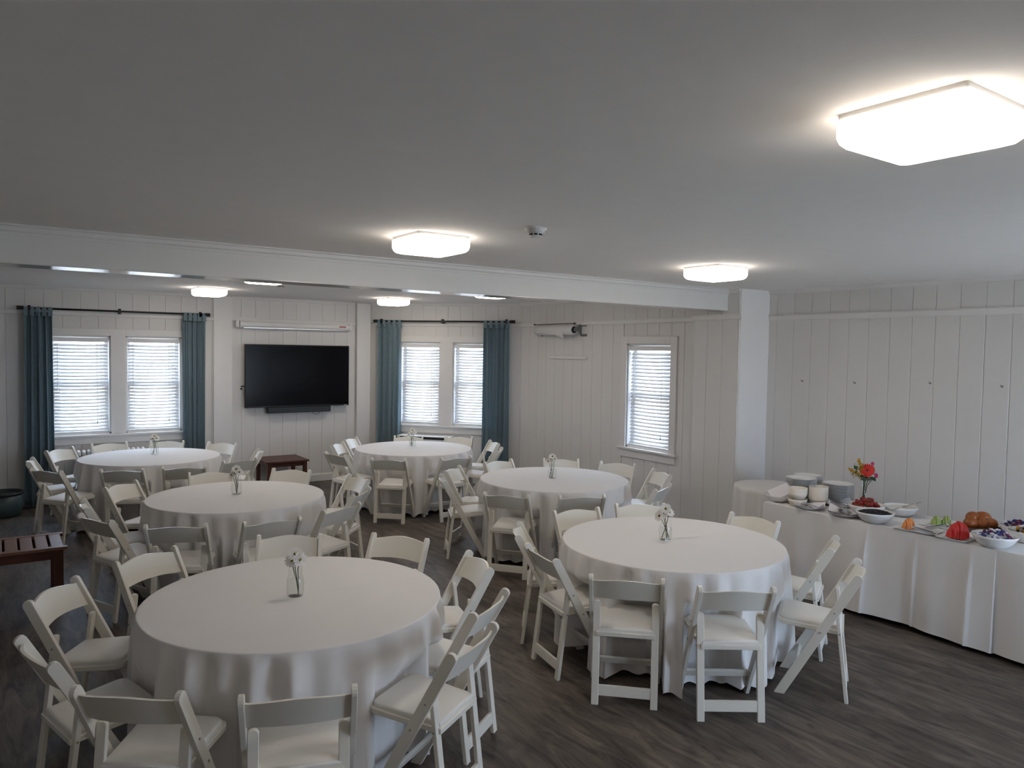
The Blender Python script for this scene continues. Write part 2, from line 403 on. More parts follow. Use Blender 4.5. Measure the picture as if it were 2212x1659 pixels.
def blind(W, h, lab, tilt=37., wand=.06):
    u0, u1, z0, z1 = h[0]+.03, h[1]-.03, h[2]+.02, h[3]
    ang = math.atan2(W.U.y, W.U.x); L = u1-u0
    p = W.p(u0, -.035, z0)
    root = thing('window_blind', lab, 'blind', p, ang)
    sgn = 1 if Vector((-W.U.y, W.U.x)).dot(W.N) > 0 else -1     # local +y is into the room when sgn = 1
    H = z1-z0
    MB().box(0, L, -.028, .028, H-.075, H-.034).build('headrail', 'blind', root, bevel=.003, seg=1)
    MB().box(-.004, L+.004, sgn*.030-.004, sgn*.030+.004, H-.085, H-.030).build('valance', 'blind', root)
    key = round(L, 3)
    if key not in slat_cache:
        prof = [(-.0245, 0), (-.012, .0028), (0, .0038), (.012, .0028), (.0245, 0), (.0245, .0022), (.012, .005), (0, .006), (-.012, .005), (-.0245, .0022)]
        slat_cache[key] = MB().prism(prof, lambda y, z, t: (t, y, z), 0, L).mesh('slat', 'blind', True)
    pitch = .0445; z = .045
    while z < H-.09:
        s_ = add('slat', slat_cache[key], root); s_.location = (0, 0, z); s_.rotation_euler = (-sgn*math.radians(tilt), 0, 0); z += pitch
    MB().box(0, L, -.026, .026, .002, .022).build('bottom_rail', 'blind', root, bevel=.004)
    for f in (.13, .87):
        MB().tube([(L*f, sgn*.027, .02), (L*f, sgn*.027, H-.07)], .0013, 4).build('ladder_cord', 'blind', root)
    MB().tube([(L*wand, sgn*.034, H-.09), (L*wand, sgn*.036, H-.72)], .0042, 6).build('wand', 'plasticw', root)
    MB().tube([(L*.8, sgn*.033, H-.09), (L*.8, sgn*.034, .16)], .0012, 4).tube([(L*.8, sgn*.034, .17), (L*.8, sgn*.034, .12)], [.003, .007], 6).build('pull_cord', 'grey', root)
lw = ['double-hung window nearest the far left blue curtain', 'double-hung window beside the television', 'left double-hung window of the angled wall', 'right double-hung window of the angled wall', 'single double-hung window in the far right wall']
lb = ['white slatted blind beside the far left blue curtain', 'white slatted blind just left of the television', 'white slatted blind, left of the pair in the angled wall', 'white slatted blind, right of the pair in the angled wall', 'white slatted blind of the single window above the right tables']
for i, (W, h) in enumerate(((W1, h1[0]), (W1, h1[1]), (W2, h2[0]), (W2, h2[1]), (W3, h3[0]))):
    window(W, h, lw[i]); blind(W, h, lb[i], tilt=(50, 46, 47, 50, 50)[i], wand=.1)
    ld = bpy.data.lights.new('window_daylight', 'AREA'); ld.shape = 'RECTANGLE'; ld.size = h[1]-h[0]; ld.size_y = h[3]-h[2]
    ld.cycles.is_portal = True
    lo = bpy.data.objects.new('window_daylight', ld); col.objects.link(lo)
    lo.location = W.p((h[0]+h[1])/2, -.16, (h[2]+h[3])/2); lo.rotation_euler = Vector((W.N.x, W.N.y, 0)).to_track_quat('-Z', 'Y').to_euler()
casing(W1, h1, 'trim_30', 'white casing around the left window pair')
casing(W2, h2, 'trim_31', 'white casing around the angled window pair')
casing(W3, h3, 'trim_32', 'white casing around the single window')
# glazed doors behind the camera
for k in range(2):
    u0 = doorh[0][0] + k*1.10; u1 = u0+1.10
    mb = MB()
    for r in cut((u0, u1, 0, 2.15), [(u0+.09, u1-.09, .2, 2.06)]): WK.box(mb, r[0], r[1], -.09, -.045, r[2], r[3])
    d_ = mb.build('door_%d' % (k+1), 'trim'); tag(d_, ['glazed white door leaf behind the camera, nearer the buffet wall', 'glazed white door leaf behind the camera, farther from the buffet wall'][k], 'door', kind='structure')
    g_ = MB(); WK.box(g_, u0+.09, u1-.09, -.07, -.065, .2, 2.06); g_.build('pane', 'glass', d_)
ld = bpy.data.lights.new('door_daylight', 'AREA'); ld.shape = 'RECTANGLE'; ld.size = 2.2; ld.size_y = 2.15; ld.cycles.is_portal = True
lo = bpy.data.objects.new('door_daylight', ld); col.objects.link(lo); lo.location = WK.p(doorh[0][0]+1.1, -.16, 1.075); lo.rotation_euler = Vector((0, 1, 0)).to_track_quat('-Z', 'Y').to_euler()
g = MB().box(-60, 60, -60, 70, -.5, -.4).build('ground', 'ground'); tag(g, 'pale paving outside the windows', 'ground', kind='structure')

# ------------------------------------------------------------------ ceiling lamps, detectors
def lamp(x, y, z, lab, s=.355, rz=0.):
    r = thing('ceiling_lamp', lab, 'lamp', (x, y, z), rz, 'square flush ceiling lamps')
    if 'lamp' not in slat_cache:
        a = s/2
        def sq(rings, m, cap0, cap1):
            mb = MB(); nq = 0
            for e, z, rad in rings:
                pts = []
                for q in range(4):
                    cx, cy = [(1, 1), (-1, 1), (-1, -1), (1, -1)][q]
                    for i in range(6):
                        t = q*PI/2+PI/2*i/5; pts.append((cx*(e-rad)+rad*math.cos(t), cy*(e-rad)+rad*math.sin(t), z))
                nq = len(pts); mb.v += pts
            for i in range(len(rings)-1):
                for j in range(nq): q = (j+1) % nq; mb.f.append((i*nq+j, i*nq+q, (i+1)*nq+q, (i+1)*nq+j))
            k0 = (len(rings)-1)*nq
            if cap1: mb.f.append(tuple(k0+j for j in range(nq)))
            if cap0: mb.f.append(tuple(range(nq-1, -1, -1)))
            return mb.mesh('part', m, True)
        slat_cache['lamp'] = (sq([(a-.004, 0, .012), (a-.004, -.016, .012)], 'lampbase', True, True),
            sq([(a-.006, -.016, .014), (a, -.022, .016), (a, -.066, .018), (a-.006, -.082, .018)], 'lamprim', True, False),
            sq([(a-.006, -.082, .018), (a-.018, -.094, .018), (a-.04, -.101, .018), (a-.09, -.104, .018)], 'lamp', False, True))
    for nm_, me in zip(('base', 'side_band', 'diffuser'), slat_cache['lamp']): add(nm_, me, r)
lamp(2.14, 1.075, CM, 'large glowing square ceiling lamp at the upper right corner')
lamp(2.18, 4.04, CM, 'glowing square ceiling lamp beside the smoke detector')
lamp(4.66, 3.95, CM, 'glowing square ceiling lamp above the beam end at right')
p4 = on_z(452, 632, CP-.055); p6 = on_z(850, 653, CP-.055)
lamp(p4.x, p4.y, CP, 'small glowing square ceiling lamp left of the television')
lamp(2.20, 7.45, CP, 'glowing square ceiling lamp cut by the beam above the projector screen')
lamp(p6.x, p6.y, CP, 'small glowing square ceiling lamp right of the television')
lamp(4.87, 7.44, CP, 'ceiling lamp mostly hidden behind the beam, only a thin lit strip')
lamp(-.25, -.9, CM, 'added square fill lamp behind the camera, out of frame')  # unseen lamp, added to brighten the front-left chair backs and near ceiling
def detector(x, y, z, lab):
    r = thing('smoke_detector', lab, 'smoke detector', (x, y, z))
    MB().lathe([(.0, 0), (.062, 0), (.062, -.012), (.050, -.020), (.050, -.032), (.0, -.032)], 28).build('base', 'plasticw', r, True)
    MB().lathe([(.034, -.032), (.034, -.050), (.028, -.056), (.0, -.056)], 24).build('chamber', 'plasticw', r, True)
    for k in range(8):
        t = 2*PI*k/8+.2; e = MB(); e.bar((.0345*math.cos(t-.28), .0345*math.sin(t-.28), -.041), (.0345*math.cos(t+.28), .0345*math.sin(t+.28), -.041), .004, .010, Vector((math.cos(t), math.sin(t), 0))); e.build('vent_slot', 'darkslot', r)
    MB().blob((-.046*FW.x, -.046*FW.y, -.026), .004, .004, .004, 6, 4).build('indicator', 'rednote', r)
pd = on_z(1157, 503, CM-.03); detector(pd.x, pd.y, CM, 'white smoke detector on the ceiling right of the centre lamp')
pd = on_z(604, 616, CP-.03); detector(pd.x+.03, pd.y+.05, CP, 'tiny smoke detector just beyond the beam edge')

# ------------------------------------------------------------------ curtain rods and curtains
def rod(W, px0, px1, lab):
    a, z = W.px(px0[0], px0[1]); b, z2 = W.px(px1[0], px1[1]); z = 2.515
    r = thing('curtain_rod', lab, 'curtain rod')
    d = .128
    MB().tube([W.p(a+.07, d, z), W.p(b-.07, d, z)], .0125, 10).build('pole', 'black', r, True)
    for q0, q1 in ((a, a+.075), (b-.075, b)):
        MB().tube([W.p(q0, d, z), W.p(q1, d, z)], .024, 12).build('finial', 'black', r)
    for f in (a+.13, (a+b)/2, b-.13):
        mb = MB(); W.box(mb, f-.018, f+.018, .0, .012, z-.05, z+.055); W.box(mb, f-.010, f+.010, .0, d, z-.034, z-.014); W.box(mb, f-.016, f+.016, d-.02, d+.02, z-.036, z+.034); mb.build('bracket', 'black', r)
    return a, b, z
def curtain(W, u0, u1, z1, lab, seed, spread=0., z0=.025):
    rnd = random.Random(seed); nf = 4.2; d0 = .128; nu, nz = 90, 26; mb = MB()
    ph = rnd.random()*6; wob = [rnd.uniform(-.5, .5) for _ in range(8)]
    def pt(i, j, side):
        t = i/nu; v = j/nz; z = z0+(z1-z0)*v
        low = 1-v
        u = u0+(u1-u0)*t + spread*low*(t-.5)*2*.5
        ww = t*nf*2*PI+ph+1.1*math.sin(5*t+seed)*(.4+.6*low) + .7*math.sin(2*t+seed*2)*low
        d = d0 + (.026+.010*low)*math.sin(ww) + .011*math.sin(2.3*ww+1) + .006*math.sin(5.1*ww+seed)
        u += .010*math.cos(ww)*1.2
        return W.p(u, d+side*.0015, z)
    for side in (1, -1):
        for j in range(nz+1):
            for i in range(nu+1): mb.v.append(pt(i, j, side))
    S = (nu+1)*(nz+1)
    for j in range(nz):
        for i in range(nu):
            a = j*(nu+1)+i; mb.f.append((a, a+1, a+nu+2, a+nu+1)); mb.f.append((S+a, S+a+nu+1, S+a+nu+2, S+a+1))
    for j in range(nz):
        a = j*(nu+1); mb.f.append((a, a+nu+1, S+a+nu+1, S+a)); a += nu; mb.f.append((a, S+a, S+a+nu+1, a+nu+1))
    for i in range(nu):
        mb.f.append((i, S+i, S+i+1, i+1)); a = nz*(nu+1)+i; mb.f.append((a, a+1, S+a+1, S+a))
    r = thing('curtain', lab, 'curtain', group='blue tab-top curtains')
    mb.build('panel', 'curtain', r, True)
    for k in range(5):
        u = u0+.02+(u1-u0-.04)*k/4; t = MB()
        for q0, q1, e0, e1 in ((.108, .111, z1-.05, 2.53), (.145, .148, z1-.05, 2.53), (.108, .148, 2.529, 2.533)): W.box(t, u-.024, u+.024, q0, q1, e0, e1)
        t.build('tab', 'curtain', r)
a, b, zr = rod(W1, (35, 664), (449, 682), 'black curtain rod with square finials above the left window pair')
curtain(W1, wz(W1, 51, 750), wz(W1, 112, 750), zr-.045, 'slate blue curtain at the far left end of the room', 1, .02)
curtain(W1, wz(W1, 393, 750), wz(W1, 440, 750), zr-.045, 'slate blue curtain between the left windows and the television', 5, .01)
a, b, zr = rod(W2, (815, 694), (1117, 697), 'black curtain rod above the angled window pair')
curtain(W2, wz(W2, 824, 750), wz(W2, 873, 750), zr-.045, 'slate blue curtain right of the television pilaster', 3, .02)
curtain(W2, wz(W2, 1051, 750), wz(W2, 1104, 750), zr-.045, 'slate blue curtain nearest the wall-mounted paper roll', 9, .01)

# ------------------------------------------------------------------ television wall
u0, zt = W1.px(524, 743); u1, zb = W1.px(747, 874)
tv = thing('television', 'large black wall-mounted flat television', 'television', W1.p((u0+u1)/2, 0, (zt+zb)/2))
hw, hh = (u1-u0)/2, (zt-zb)/2
MB().box(-.25, .25, -.075, -.016, -.2, .2).build('wall_mount', 'black', tv)
MB().box(-hw, hw, -.125, -.075, -hh, hh).build('housing', 'tvbody', tv, bevel=.008)
MB().box(-hw+.012, hw-.012, -.1275, -.1245, -hh+.022, hh-.012).build('screen', 'screen', tv)
MB().box(hw-.085, hw-.035, -.129, -.125, -hh+.006, -hh+.014).build('logo_plate', 'steel', tv)
MB().box(-hw-.05, -hw+.01, -.10, -.085, -.16, -.14).box(-hw-.055, -hw-.03, -.108, -.078, -.20, -.172).build('cable_plug', 'black', tv)
u0, zt2 = W1.px(572, 882); u1, zb2 = W1.px(708, 886.5); cu = (u0+u1)/2
sb = thing('soundbar', 'slim black soundbar mounted under the television', 'speaker', W1.p(cu, 0, 1.135))
MB().box(-(u1-u0)/2, (u1-u0)/2, -.13, -.05, -.045, .045).build('body', 'tvbody', sb, bevel=.012)
MB().box(-(u1-u0)/2+.02, (u1-u0)/2-.02, -.1325, -.128, -.038, .038).build('grille', 'binrim', sb)
for s_ in (-.3, .3): MB().box(s_-.02, s_+.02, -.06, -.012, -.02, .02).build('bracket', 'black', sb)
MB().tube([(.28+.06*math.cos(t), -.06, -.05-.035*math.sin(t)) for t in [PI*k/10 for k in range(11)]], .003, 5).build('cable_loop', 'black', sb)
u0, z_ = W1.px(507, 697); u1, _ = W1.px(753, 709)
ps = thing('projector_screen', 'white roll-up projector screen case above the television', 'projector screen', W1.p((u0+u1)/2, 0, 2.405)); hl = (u1-u0)/2
MB().prism([(-.03, -.045), (-.10, -.045), (-.115, -.02), (-.115, .02), (-.10, .045), (-.03, .045)], lambda d, z, t: (t, d, z), -hl+.05, hl-.02).build('case', 'plasticw', ps)
for s_ in (-hl+.02, hl-.005): MB().box(s_-.03, s_+.015, -.118, -.016, -.05, .05).build('end_cap', 'plasticw', ps, bevel=.006)
MB().box(-hl+.1, hl-.04, -.105, -.095, -.060, -.046).build('pull_bar', 'steel', ps)
MB().box(hl-.20, hl-.09, -.1165, -.1145, -.012, .010).build('red_maker_label', 'rednote', ps)
# stool under the television
s0 = [on_z(x, y, .45) for x, y in ((564.6, 987.3), (640.6, 982.3), (667.7, 994.9), (583, 1000.7))]
st = thing('side_table', 'small dark brown wooden side table under the television', 'side table', (3.43, 10.86, 0), 0)
hx, hy = .31, .31
MB().box(-hx, hx, -hy, hy, .425, .45).build('top', 'dkwood', st, bevel=.004)
for i in (-1, 1):
    for j in (-1, 1): MB().box(i*(hx-.05)-.025, i*(hx-.05)+.025, j*(hy-.05)-.025, j*(hy-.05)+.025, 0, .425).build('leg', 'dkwood', st)
for j in (-1, 1):
    MB().box(-hx+.07, hx-.07, j*(hy-.05)-.012, j*(hy-.05)+.012, .365, .425).build('apron', 'dkwood', st)
    MB().box(j*(hx-.05)-.012, j*(hx-.05)+.012, -hy+.07, hy-.07, .365, .425).build('apron', 'dkwood', st)
# slatted bench at the left
be = thing('slatted_bench', 'reddish slatted wooden bench at the left edge', 'bench', (-.42, 7.19, 0))
bx, by = .88, .28
for j in (-1, 1): MB().box(-bx, bx, j*by-(.0 if j < 0 else .055), j*by+(.055 if j < 0 else 0), .425, .45).build('top_rail', 'teak', be, bevel=.003, seg=1)
k = -bx
me_ = MB().box(0, .085, -by+.057, by-.057, .428, .448).mesh('slat', 'teak', bevel=.003, seg=1)
while k < bx-.05:
    o = add('slat', me_, be); o.location = (k+.002, 0, 0); k += .103
for i in (-1, 1):
    for j in (-1, 1): MB().box(i*(bx-.06)-.032, i*(bx-.06)+.032, j*(by-.045)-.032, j*(by-.045)+.032, 0, .425).build('leg', 'dkwood', be)
    MB().box(i*(bx-.06)-.014, i*(bx-.06)+.014, -by+.08, by-.08, .35, .424).build('apron', 'dkwood', be)
for j in (-1, 1): MB().box(-bx+.1, bx-.1, j*(by-.045)-.014, j*(by-.045)+.014, .35, .424).build('apron', 'dkwood', be)
# waste bin
wb = thing('waste_bin', 'low bluish waste bin in the far left corner', 'bin', (.05, 10.78, 0))
MB().lathe([(.0, 0), (.17, 0), (.20, .02), (.215, .27), (.205, .27), (.19, .03), (.0, .03)], 32).build('tub', 'bin', wb, True)
MB().lathe([(.212, .255), (.222, .262), (.224, .285), (.212, .29), (.200, .28), (.2, .2)], 32).build('rim', 'binrim', wb, True)
# radiator
u0, _ = W1.px(163, 975)
ra = thing('radiator', 'white cast-iron radiator below the left windows', 'radiator', W1.p(u0+.02, .17, 0))
sec = MB()
for y in (-.06, 0, .06): sec.tube([(0, y, .08), (0, y, .62)], [.018, .018], 8)
sec.tube([(0, -.075, .64), (0, -.05, .675), (0, 0, .685), (0, .05, .675), (0, .075, .64)], .024, 8).tube([(0, -.07, .1), (0, .07, .1)], .022, 8)
sm = sec.mesh('section', 'radi', True)
for k in range(14): o = add('section', sm, ra); o.location = (k*.058, 0, 0)
for k in (0, 13):
    for y in (-.06, .06): MB().tube([(k*.058, y, 0), (k*.058, y, .1)], [.022, .014], 8).build('foot', 'radi', ra, True)
# air conditioner under the angled windows
u0, _ = W2.px(872, 945); u1, _ = W2.px(985, 945)
ac = thing('air_conditioner', 'white air conditioner unit under the angled windows', 'air conditioner', W2.p((u0+u1)/2, .17, 0), math.atan2(W2.U.y, W2.U.x))
hl = (u1-u0)/2
MB().box(-hl, hl, -.11, .15, .28, .735).build('housing', 'plasticw', ac, bevel=.012)
MB().box(-hl+.06, hl-.06, -.112, -.02, .685, .722).build('air_outlet', 'darkslot', ac)
for k in range(9): MB().box(-hl+.06, hl-.06, -.114, -.108, .34+k*.03, .352+k*.03).build('louvre', 'plasticw', ac)
MB().box(-hl+.1, hl-.1, -.06, .12, 0, .28).build('base', 'radi', ac)
# paper roll holder and ledge on the far right wall
yL, _ = W3.px(1171, 705); yR, _ = W3.px(1270, 712)
pr = thing('paper_roll_holder', 'wall-mounted roll of white paper in a grey metal holder', 'paper roll')
d = .13; zc = 2.375
MB().tube([W3.p(yL+.06, d, zc), W3.p(yR-.14, d, zc)], .068, 24).build('paper_roll', 'paper', pr, True)
MB().tube([W3.p(yR-.139, d, zc), W3.p(yR-.137, d, zc)], .046, 20).build('roll_core', 'binrim', pr)
mb = MB(); nu = 16
for i in range(nu+1):
    t = i/nu; uu = yL+.12+(yR-.30-yL-.12)*t; ln = .015+.085*t**2.5
    for q in range(6):
        f = q/5; mb.v.append(W3.p(uu, d+.070+.004*f-.03*f*f*t, zc-.02-ln*f))
for i in range(nu):
    for q in range(5): a = i*6+q; mb.f.append((a, a+1, a+7, a+6))
mb.build('loose_sheet', 'paper', pr, True)
for uu in (yL+.03, yR-.12):
    mb = MB(); mb.prism([(0, zc+.075), (.0, zc-.085), (.03, zc-.085), (.06, zc-.02), (d+.02, zc-.02), (d+.02, zc+.02), (.09, zc+.04), (.06, zc+.075)], lambda dd, z, t: W3.p(t, dd, z), uu, uu+.012); mb.build('side_arm', 'grey', pr)
for z_ in (zc-.075, zc+.06):
    mb = MB(); W3.box(mb, yR-.10, yR, .012, .024, z_-.012, z_+.022); mb.build('mount_plate', 'grey', pr)
MB().tube([W3.p(yL+.02, .15, zc+.085), W3.p(yR-.08, .15, zc+.085)], .006, 6).build('cutter_bar', 'black', pr)
for uu in (yL+.02, yR-.11): MB().blob(W3.p(uu, .15, zc+.085), .016, .016, .012, 8, 5).build('cutter_end', 'black', pr)
yL, _ = W3.px(1191, 770); yR, _ = W3.px(1271, 774)
le = MB(); W3.box(le, yL, yR, .014, .04, 1.975, 2.015); le = le.build('wall_ledge', 'trim', bevel=.003, seg=1); tag(le, 'thin white wooden strip on the wall below the paper roll', 'ledge')
for (x, y), lab in (((1736, 823), 'small wall hook nearest the red flowers, leftmost of four'), ((1849, 827), 'small wall hook, second from the left of four'), ((2012, 828), 'small wall hook, third from the left of four'), ((2167, 835), 'small wall hook, rightmost of four')):
    u, z = WR.px(x, y); hk = thing('wall_hook', lab, 'hook', WR.p(u, BT, z), 0, 'wall hooks above the buffet')
    MB().tube([(0, 0, 0), (-.016, 0, -.002), (-.026, 0, .003), (-.028, 0, .014)], .003, 6).build('hook', 'grey', hk, True)
    MB().tube([(0, 0, 0), (-.004, 0, 0)], .008, 10).build('plate', 'grey', hk)

# ------------------------------------------------------------------ folding chair
PT = Vector((0, -.245, .785)); PF = Vector((0, .185, 0))      # back post: top / foot
def stile_y(z): return PT.y + (PF.y-PT.y)*(PT.z-z)/PT.z
def make_chair():
    r = thing('folding_chair', '', 'chair', group='white padded folding chairs')
    sd = (PF-PT).normalized(); nn = Vector((0, sd.z, -sd.y)); hw = .0265
    prof = []; fl = {}; rl = {}
    a0 = PT - sd*0.004
    for k in range(7):
        t = PI*k/6; q = a0 + sd*(.0265-math.sin(t)*.024) + nn*math.cos(t)*hw; prof.append((q.y, q.z))
    f1 = PF - nn*hw; f2 = PF + nn*hw
    for f in (f1, f2):
        tt = f.z/sd.z; f -= sd*tt; prof.append((f.y, 0.0))
    for s in (-1, 1):
        x0 = s*.217; x1 = s*.194
        fl[s] = MB().prism(prof, lambda y, z, t: (t, y, z), x0, x1).build('front_leg', 'chair', r, bevel=.0028, seg=2)
    # rear legs
    R0 = Vector((0, -.195, 0)); R1 = Vector((0, -.122, .595))
    for s in (-1, 1):
        x = s*.1715; hwx = .0212
        pf = [(-hwx, 0), (hwx, 0), (hwx, .585)] + [(hwx*math.cos(t), .585+.016*math.sin(t)) for t in (PI*.2, PI*.35, PI*.5, PI*.65, PI*.8)] + [(-hwx, .585)]
        fn = lambda p, q, t: (x+p, R0.y+(R1.y-R0.y)*q/R1.z+t, q)
        rl[s] = MB().prism(pf, fn, -.011, .011).build('rear_leg', 'chair', r, bevel=.0025, seg=1)
    def ry(z): return R0.y+(R1.y-R0.y)*z/R1.z
    MB().bar((-.152, ry(.085), .085), (.152, ry(.085), .085), .062, .018, Vector((0, .1, 1))).build('crossbar', 'chair', r, bevel=.002, seg=1)
    y = stile_y(.155)
    MB().bar((-.195, y, .155), (.195, y, .155), .046, .018, Vector((0, -.5, 1))).build('crossbar', 'chair', r, bevel=.002, seg=1)
    # back slat, curved
    mb = MB(); n = 18
    for side in (0, 1):
        for row in range(5):
            for i in range(n+1):
                t = i/n*2-1; x = .196*t
                zt = .752 + .020*math.cos(t*PI/2)**1.5; zb = .632 + .008*math.cos(t*PI/2)
                z = zb+(zt-zb)*row/4
                y = stile_y(z) - .034*(1-t*t) + (.0065 if side else -.0065)
                mb.v.append((x, y, z))
    S = 5*(n+1)
    for row in range(4):
        for i in range(n):
            a = row*(n+1)+i; mb.f.append((a, a+1, a+n+2, a+n+1)); mb.f.append((S+a, S+a+n+1, S+a+n+2, S+a+1))
    for i in range(n): mb.f.append((i, S+i, S+i+1, i+1)); a = 4*(n+1)+i; mb.f.append((a, a+1, S+a+1, S+a))
    for row in range(4):
        a = row*(n+1); mb.f.append((a, a+n+1, S+a+n+1, S+a)); a += n; mb.f.append((a, S+a, S+a+n+1, a+n+1))
    o = mb.build('backrest', 'chair', r); smooth_angle(o, 45)
    # seat: trapezoid with rounded front corners, slightly dropping to the back
    def outline(ins, n=5):
        p = []
        wr, wf, yb, yf, rad = .172-ins, .189-ins, -.168+ins, .212-ins, .045
        p += [(-wr, yb), (wr, yb)]
        for k in range(n+1):
            t = -0 + PI/2*k/n; p.append((wf-rad+rad*math.cos(t), yf-rad+rad*math.sin(t)))
        for k in range(n+1):
            t = PI/2+PI/2*k/n; p.append((-wf+rad+rad*math.cos(t), yf-rad+rad*math.sin(t)))
        return p
    tiltz = lambda y: .030*(y+.17)/.38
    MB().prism(outline(0), lambda p, q, t: (p, q, t+tiltz(q)), .400, .427).build('seat_frame', 'chair', r, bevel=.003, seg=1)
    pr = outline(.012); mb = MB(); k0 = 0; rings = [(1, .427), (1.0, .440), (.975, .447), (.92, .4505), (.6, .453), (.0, .4535)]
    cx, cy = 0, .03
    for sc_, z in rings:
        for p, q in pr: x = cx+(p-cx)*sc_; y = cy+(q-cy)*sc_; mb.v.append((x, y, z+tiltz(y)))
    m_ = len(pr)
    for i in range(len(rings)-1):
        for j in range(m_): q = (j+1) % m_; mb.f.append((i*m_+j, i*m_+q, (i+1)*m_+q, (i+1)*m_+j))
    o = mb.build('seat_cushion', 'cushion', r); smooth_angle(o, 50)
    bolt = MB().tube([(-.003, 0, 0), (.003, 0, 0)], .0052, 8).mesh('bolt', 'boltgrey')
    for s in (-1, 1):
        for y, z in ((stile_y(.545), .545), (stile_y(.415)+.004, .415)):
            b = add('bolt', bolt, fl[s]); b.location = (s*.218, y, z)
        b = add('bolt', bolt, rl[s]); b.location = (s*.193, ry(.415), .415)
    return r
chair0 = make_chair(); chair_used = [False]
TAB = [(1.298, 3.860), (1.746, 6.768), (1.504, 9.665), (4.582, 8.901), (4.759, 6.082), (3.900, 3.630)]
TR = [.762, .742, .762, .768, .765, .765]
TN = ['nearest left table', 'middle left table', 'far left table', 'angled-window table', 'single-window table', 'buffet-side table']
# per chair: pixel of the two back-post tops, label, optional forced radial facing
CH_ = {
0: [((243.9,1214.4),(376.7,1178.2),'at the back left'), ((53.7,1300.3),(161,1243.6),'at the left, seat facing the camera'), ((33.7,1373.3),(113.5,1437.7),'at the extreme left edge, seen side-on'), ((150.3,1485.9),(394.2,1499.1),'at the front left, back to camera'), ((514.4,1507.5),(771.5,1482.9),'at the front centre, cropped by the frame'), ((977,1417),(1073.7,1343.9),'at the front right, in front of another'), ((1023.1,1328),(1098.3,1270.3),'at the right, behind the front right one'), ((1015.4,1187.4),(1064.5,1229.2),'at the right rear, facing left'), ((806.8,1150),(926.5,1162.9),'at the back right'), ((556,1155.5),(697,1152.2),'at the back, behind its daisies')],
1: [((219.3,1054.5),(293.9,1035.7),'at the back left'), ((177,1077.3),(186.4,1098.7),'at the left, seen edge-on'), ((168.4,1108.7),(239.6,1125.2),'at the front left corner, beside the bench'), ((310.8,1134.7),(446.4,1131.3),'at the front, left of the centre'), ((526.7,1129.4),(650.4,1115.3),'at the front, right of the centre'), ((701.4,1103.4),(777.3,1084.3),'at the front right corner'), ((764.3,1069.7),(799,1051.3),'at the right, nearly edge-on'), ((756.7,1023),(797.9,1036.1),'at the right rear, facing left'), ((590.7,1011.1),(672.1,1015),'at the back right, before the side table'), ((413.7,1020.6),(497,1016),'at the back, behind its daisies')],
2: [((94.9,974.2),(156,964.1),'at the back left, before the blue curtain'), ((63.3,986.7),(63,1000),'at the left, seen edge-on',1), ((61,1010.4),(133.4,1017.2),'at the front left, behind the bench'), ((215.9,1013.8),(309.7,1013.1),'at the front, left of the centre'), ((350.4,1009.3),(445.3,1005.9),'at the front, right of the centre'), ((486.5,996),(552.7,988.4),'at the front right, back to camera'), ((569,966.7),(556,979),'at the right, beside the brown side table',1), ((452,953.9),(512.5,956.9),'at the back right, near the pilaster'), ((196.7,958.9),(273.5,953.9),'at the back, before the radiator'), ((324.4,952),(399,951.6),'at the back, behind its daisies')],
3: [((741,950.5),(768.4,942.5),'at the back left'), ((715.5,961.5),(737.5,953.5),'at the left, second from the back'), ((701.5,975.4),(745.6,983.3),'at the front left'), ((798.7,988.9),(878.9,991.9),'at the front, left of the centre'), ((953.5,990.1),(1019,984.4),'at the front right'), ((1060,949.8),(1079,958),'at the right, before the curtain'), ((1087.5,965),(1073,975),'at the right, nearest the next table',1), ((962.6,941.5),(1021.3,943.7),'at the back right'), ((851.8,940.8),(914,941.5),'at the back, before the air conditioner')],
4: [((1041.7,998),(1106,990.5),'at the back left'), ((1173.8,989.9),(1249.7,990.9),'at the back, behind its daisies'), ((1299.6,996.1),(1371.4,1002.4),'at the back right, below the window'), ((1411.9,1011.7),(1451.4,1026.3),'at the right, facing left'), ((1416,1058.5),(1450.4,1042.9),'at the front right, nearly edge-on'), ((1210.2,1071),(1305.9,1069.3),'at the front, right of the centre'), ((1046.2,1063.5),(1141.1,1070.3),'at the front left, back to camera'), ((954.6,1026.2),(955.5,1037),'at the left, seen edge-on',1), ((961.4,1017.2),(989.7,1005.4),'at the left rear')],
5: [((1192.5,1103.2),(1292.3,1094.3),'at the back left'), ((1328.7,1087.6),(1433.7,1086.6),'at the back, behind its daisies'), ((1580.1,1105.1),(1686,1126.1),'at the back right'), ((1809.9,1156.2),(1797.4,1188.2),'at the right, second from the front'), ((1857,1207),(1858.5,1246),'at the right, nearest the camera'), ((1510.5,1268.1),(1675.1,1270.6),'at the front right, back to camera'), ((1273.2,1242),(1435.8,1252.7),'at the front left, back to camera'), ((1135,1172.6),(1201.5,1210.2),'at the left, second from the front'), ((1119,1126.3),(1116.2,1156.7),'at the left, third from the front')]}
seats = {t: [] for t in CH_}
for t, rows in CH_.items():
    C = Vector(TAB[t])
    for row in rows:
        a = on_z(*row[0], .785).xy; b = on_z(*row[1], .785).xy; m = (a+b)/2; v = (m-C).normalized()
        n_ = Vector((-(b-a).y, (b-a).x)).normalized()
        if n_.dot(v) < 0: n_ = -n_
        if len(row) > 3: n_ = v
        F = -n_; o2 = m + F*.245; rz = math.atan2(F.y, F.x)-PI/2
        lab = 'white folding chair %s of the %s' % (row[2], TN[t])
        if not chair_used[0]:
            chair0.location = (o2.x, o2.y, 0); chair0.rotation_euler = (0, 0, rz); chair0['label'] = lab; chair_used[0] = True
        else: dup(chair0, (o2.x, o2.y, 0), rz, lab)
        seats[t].append((o2.copy(), F.copy()))

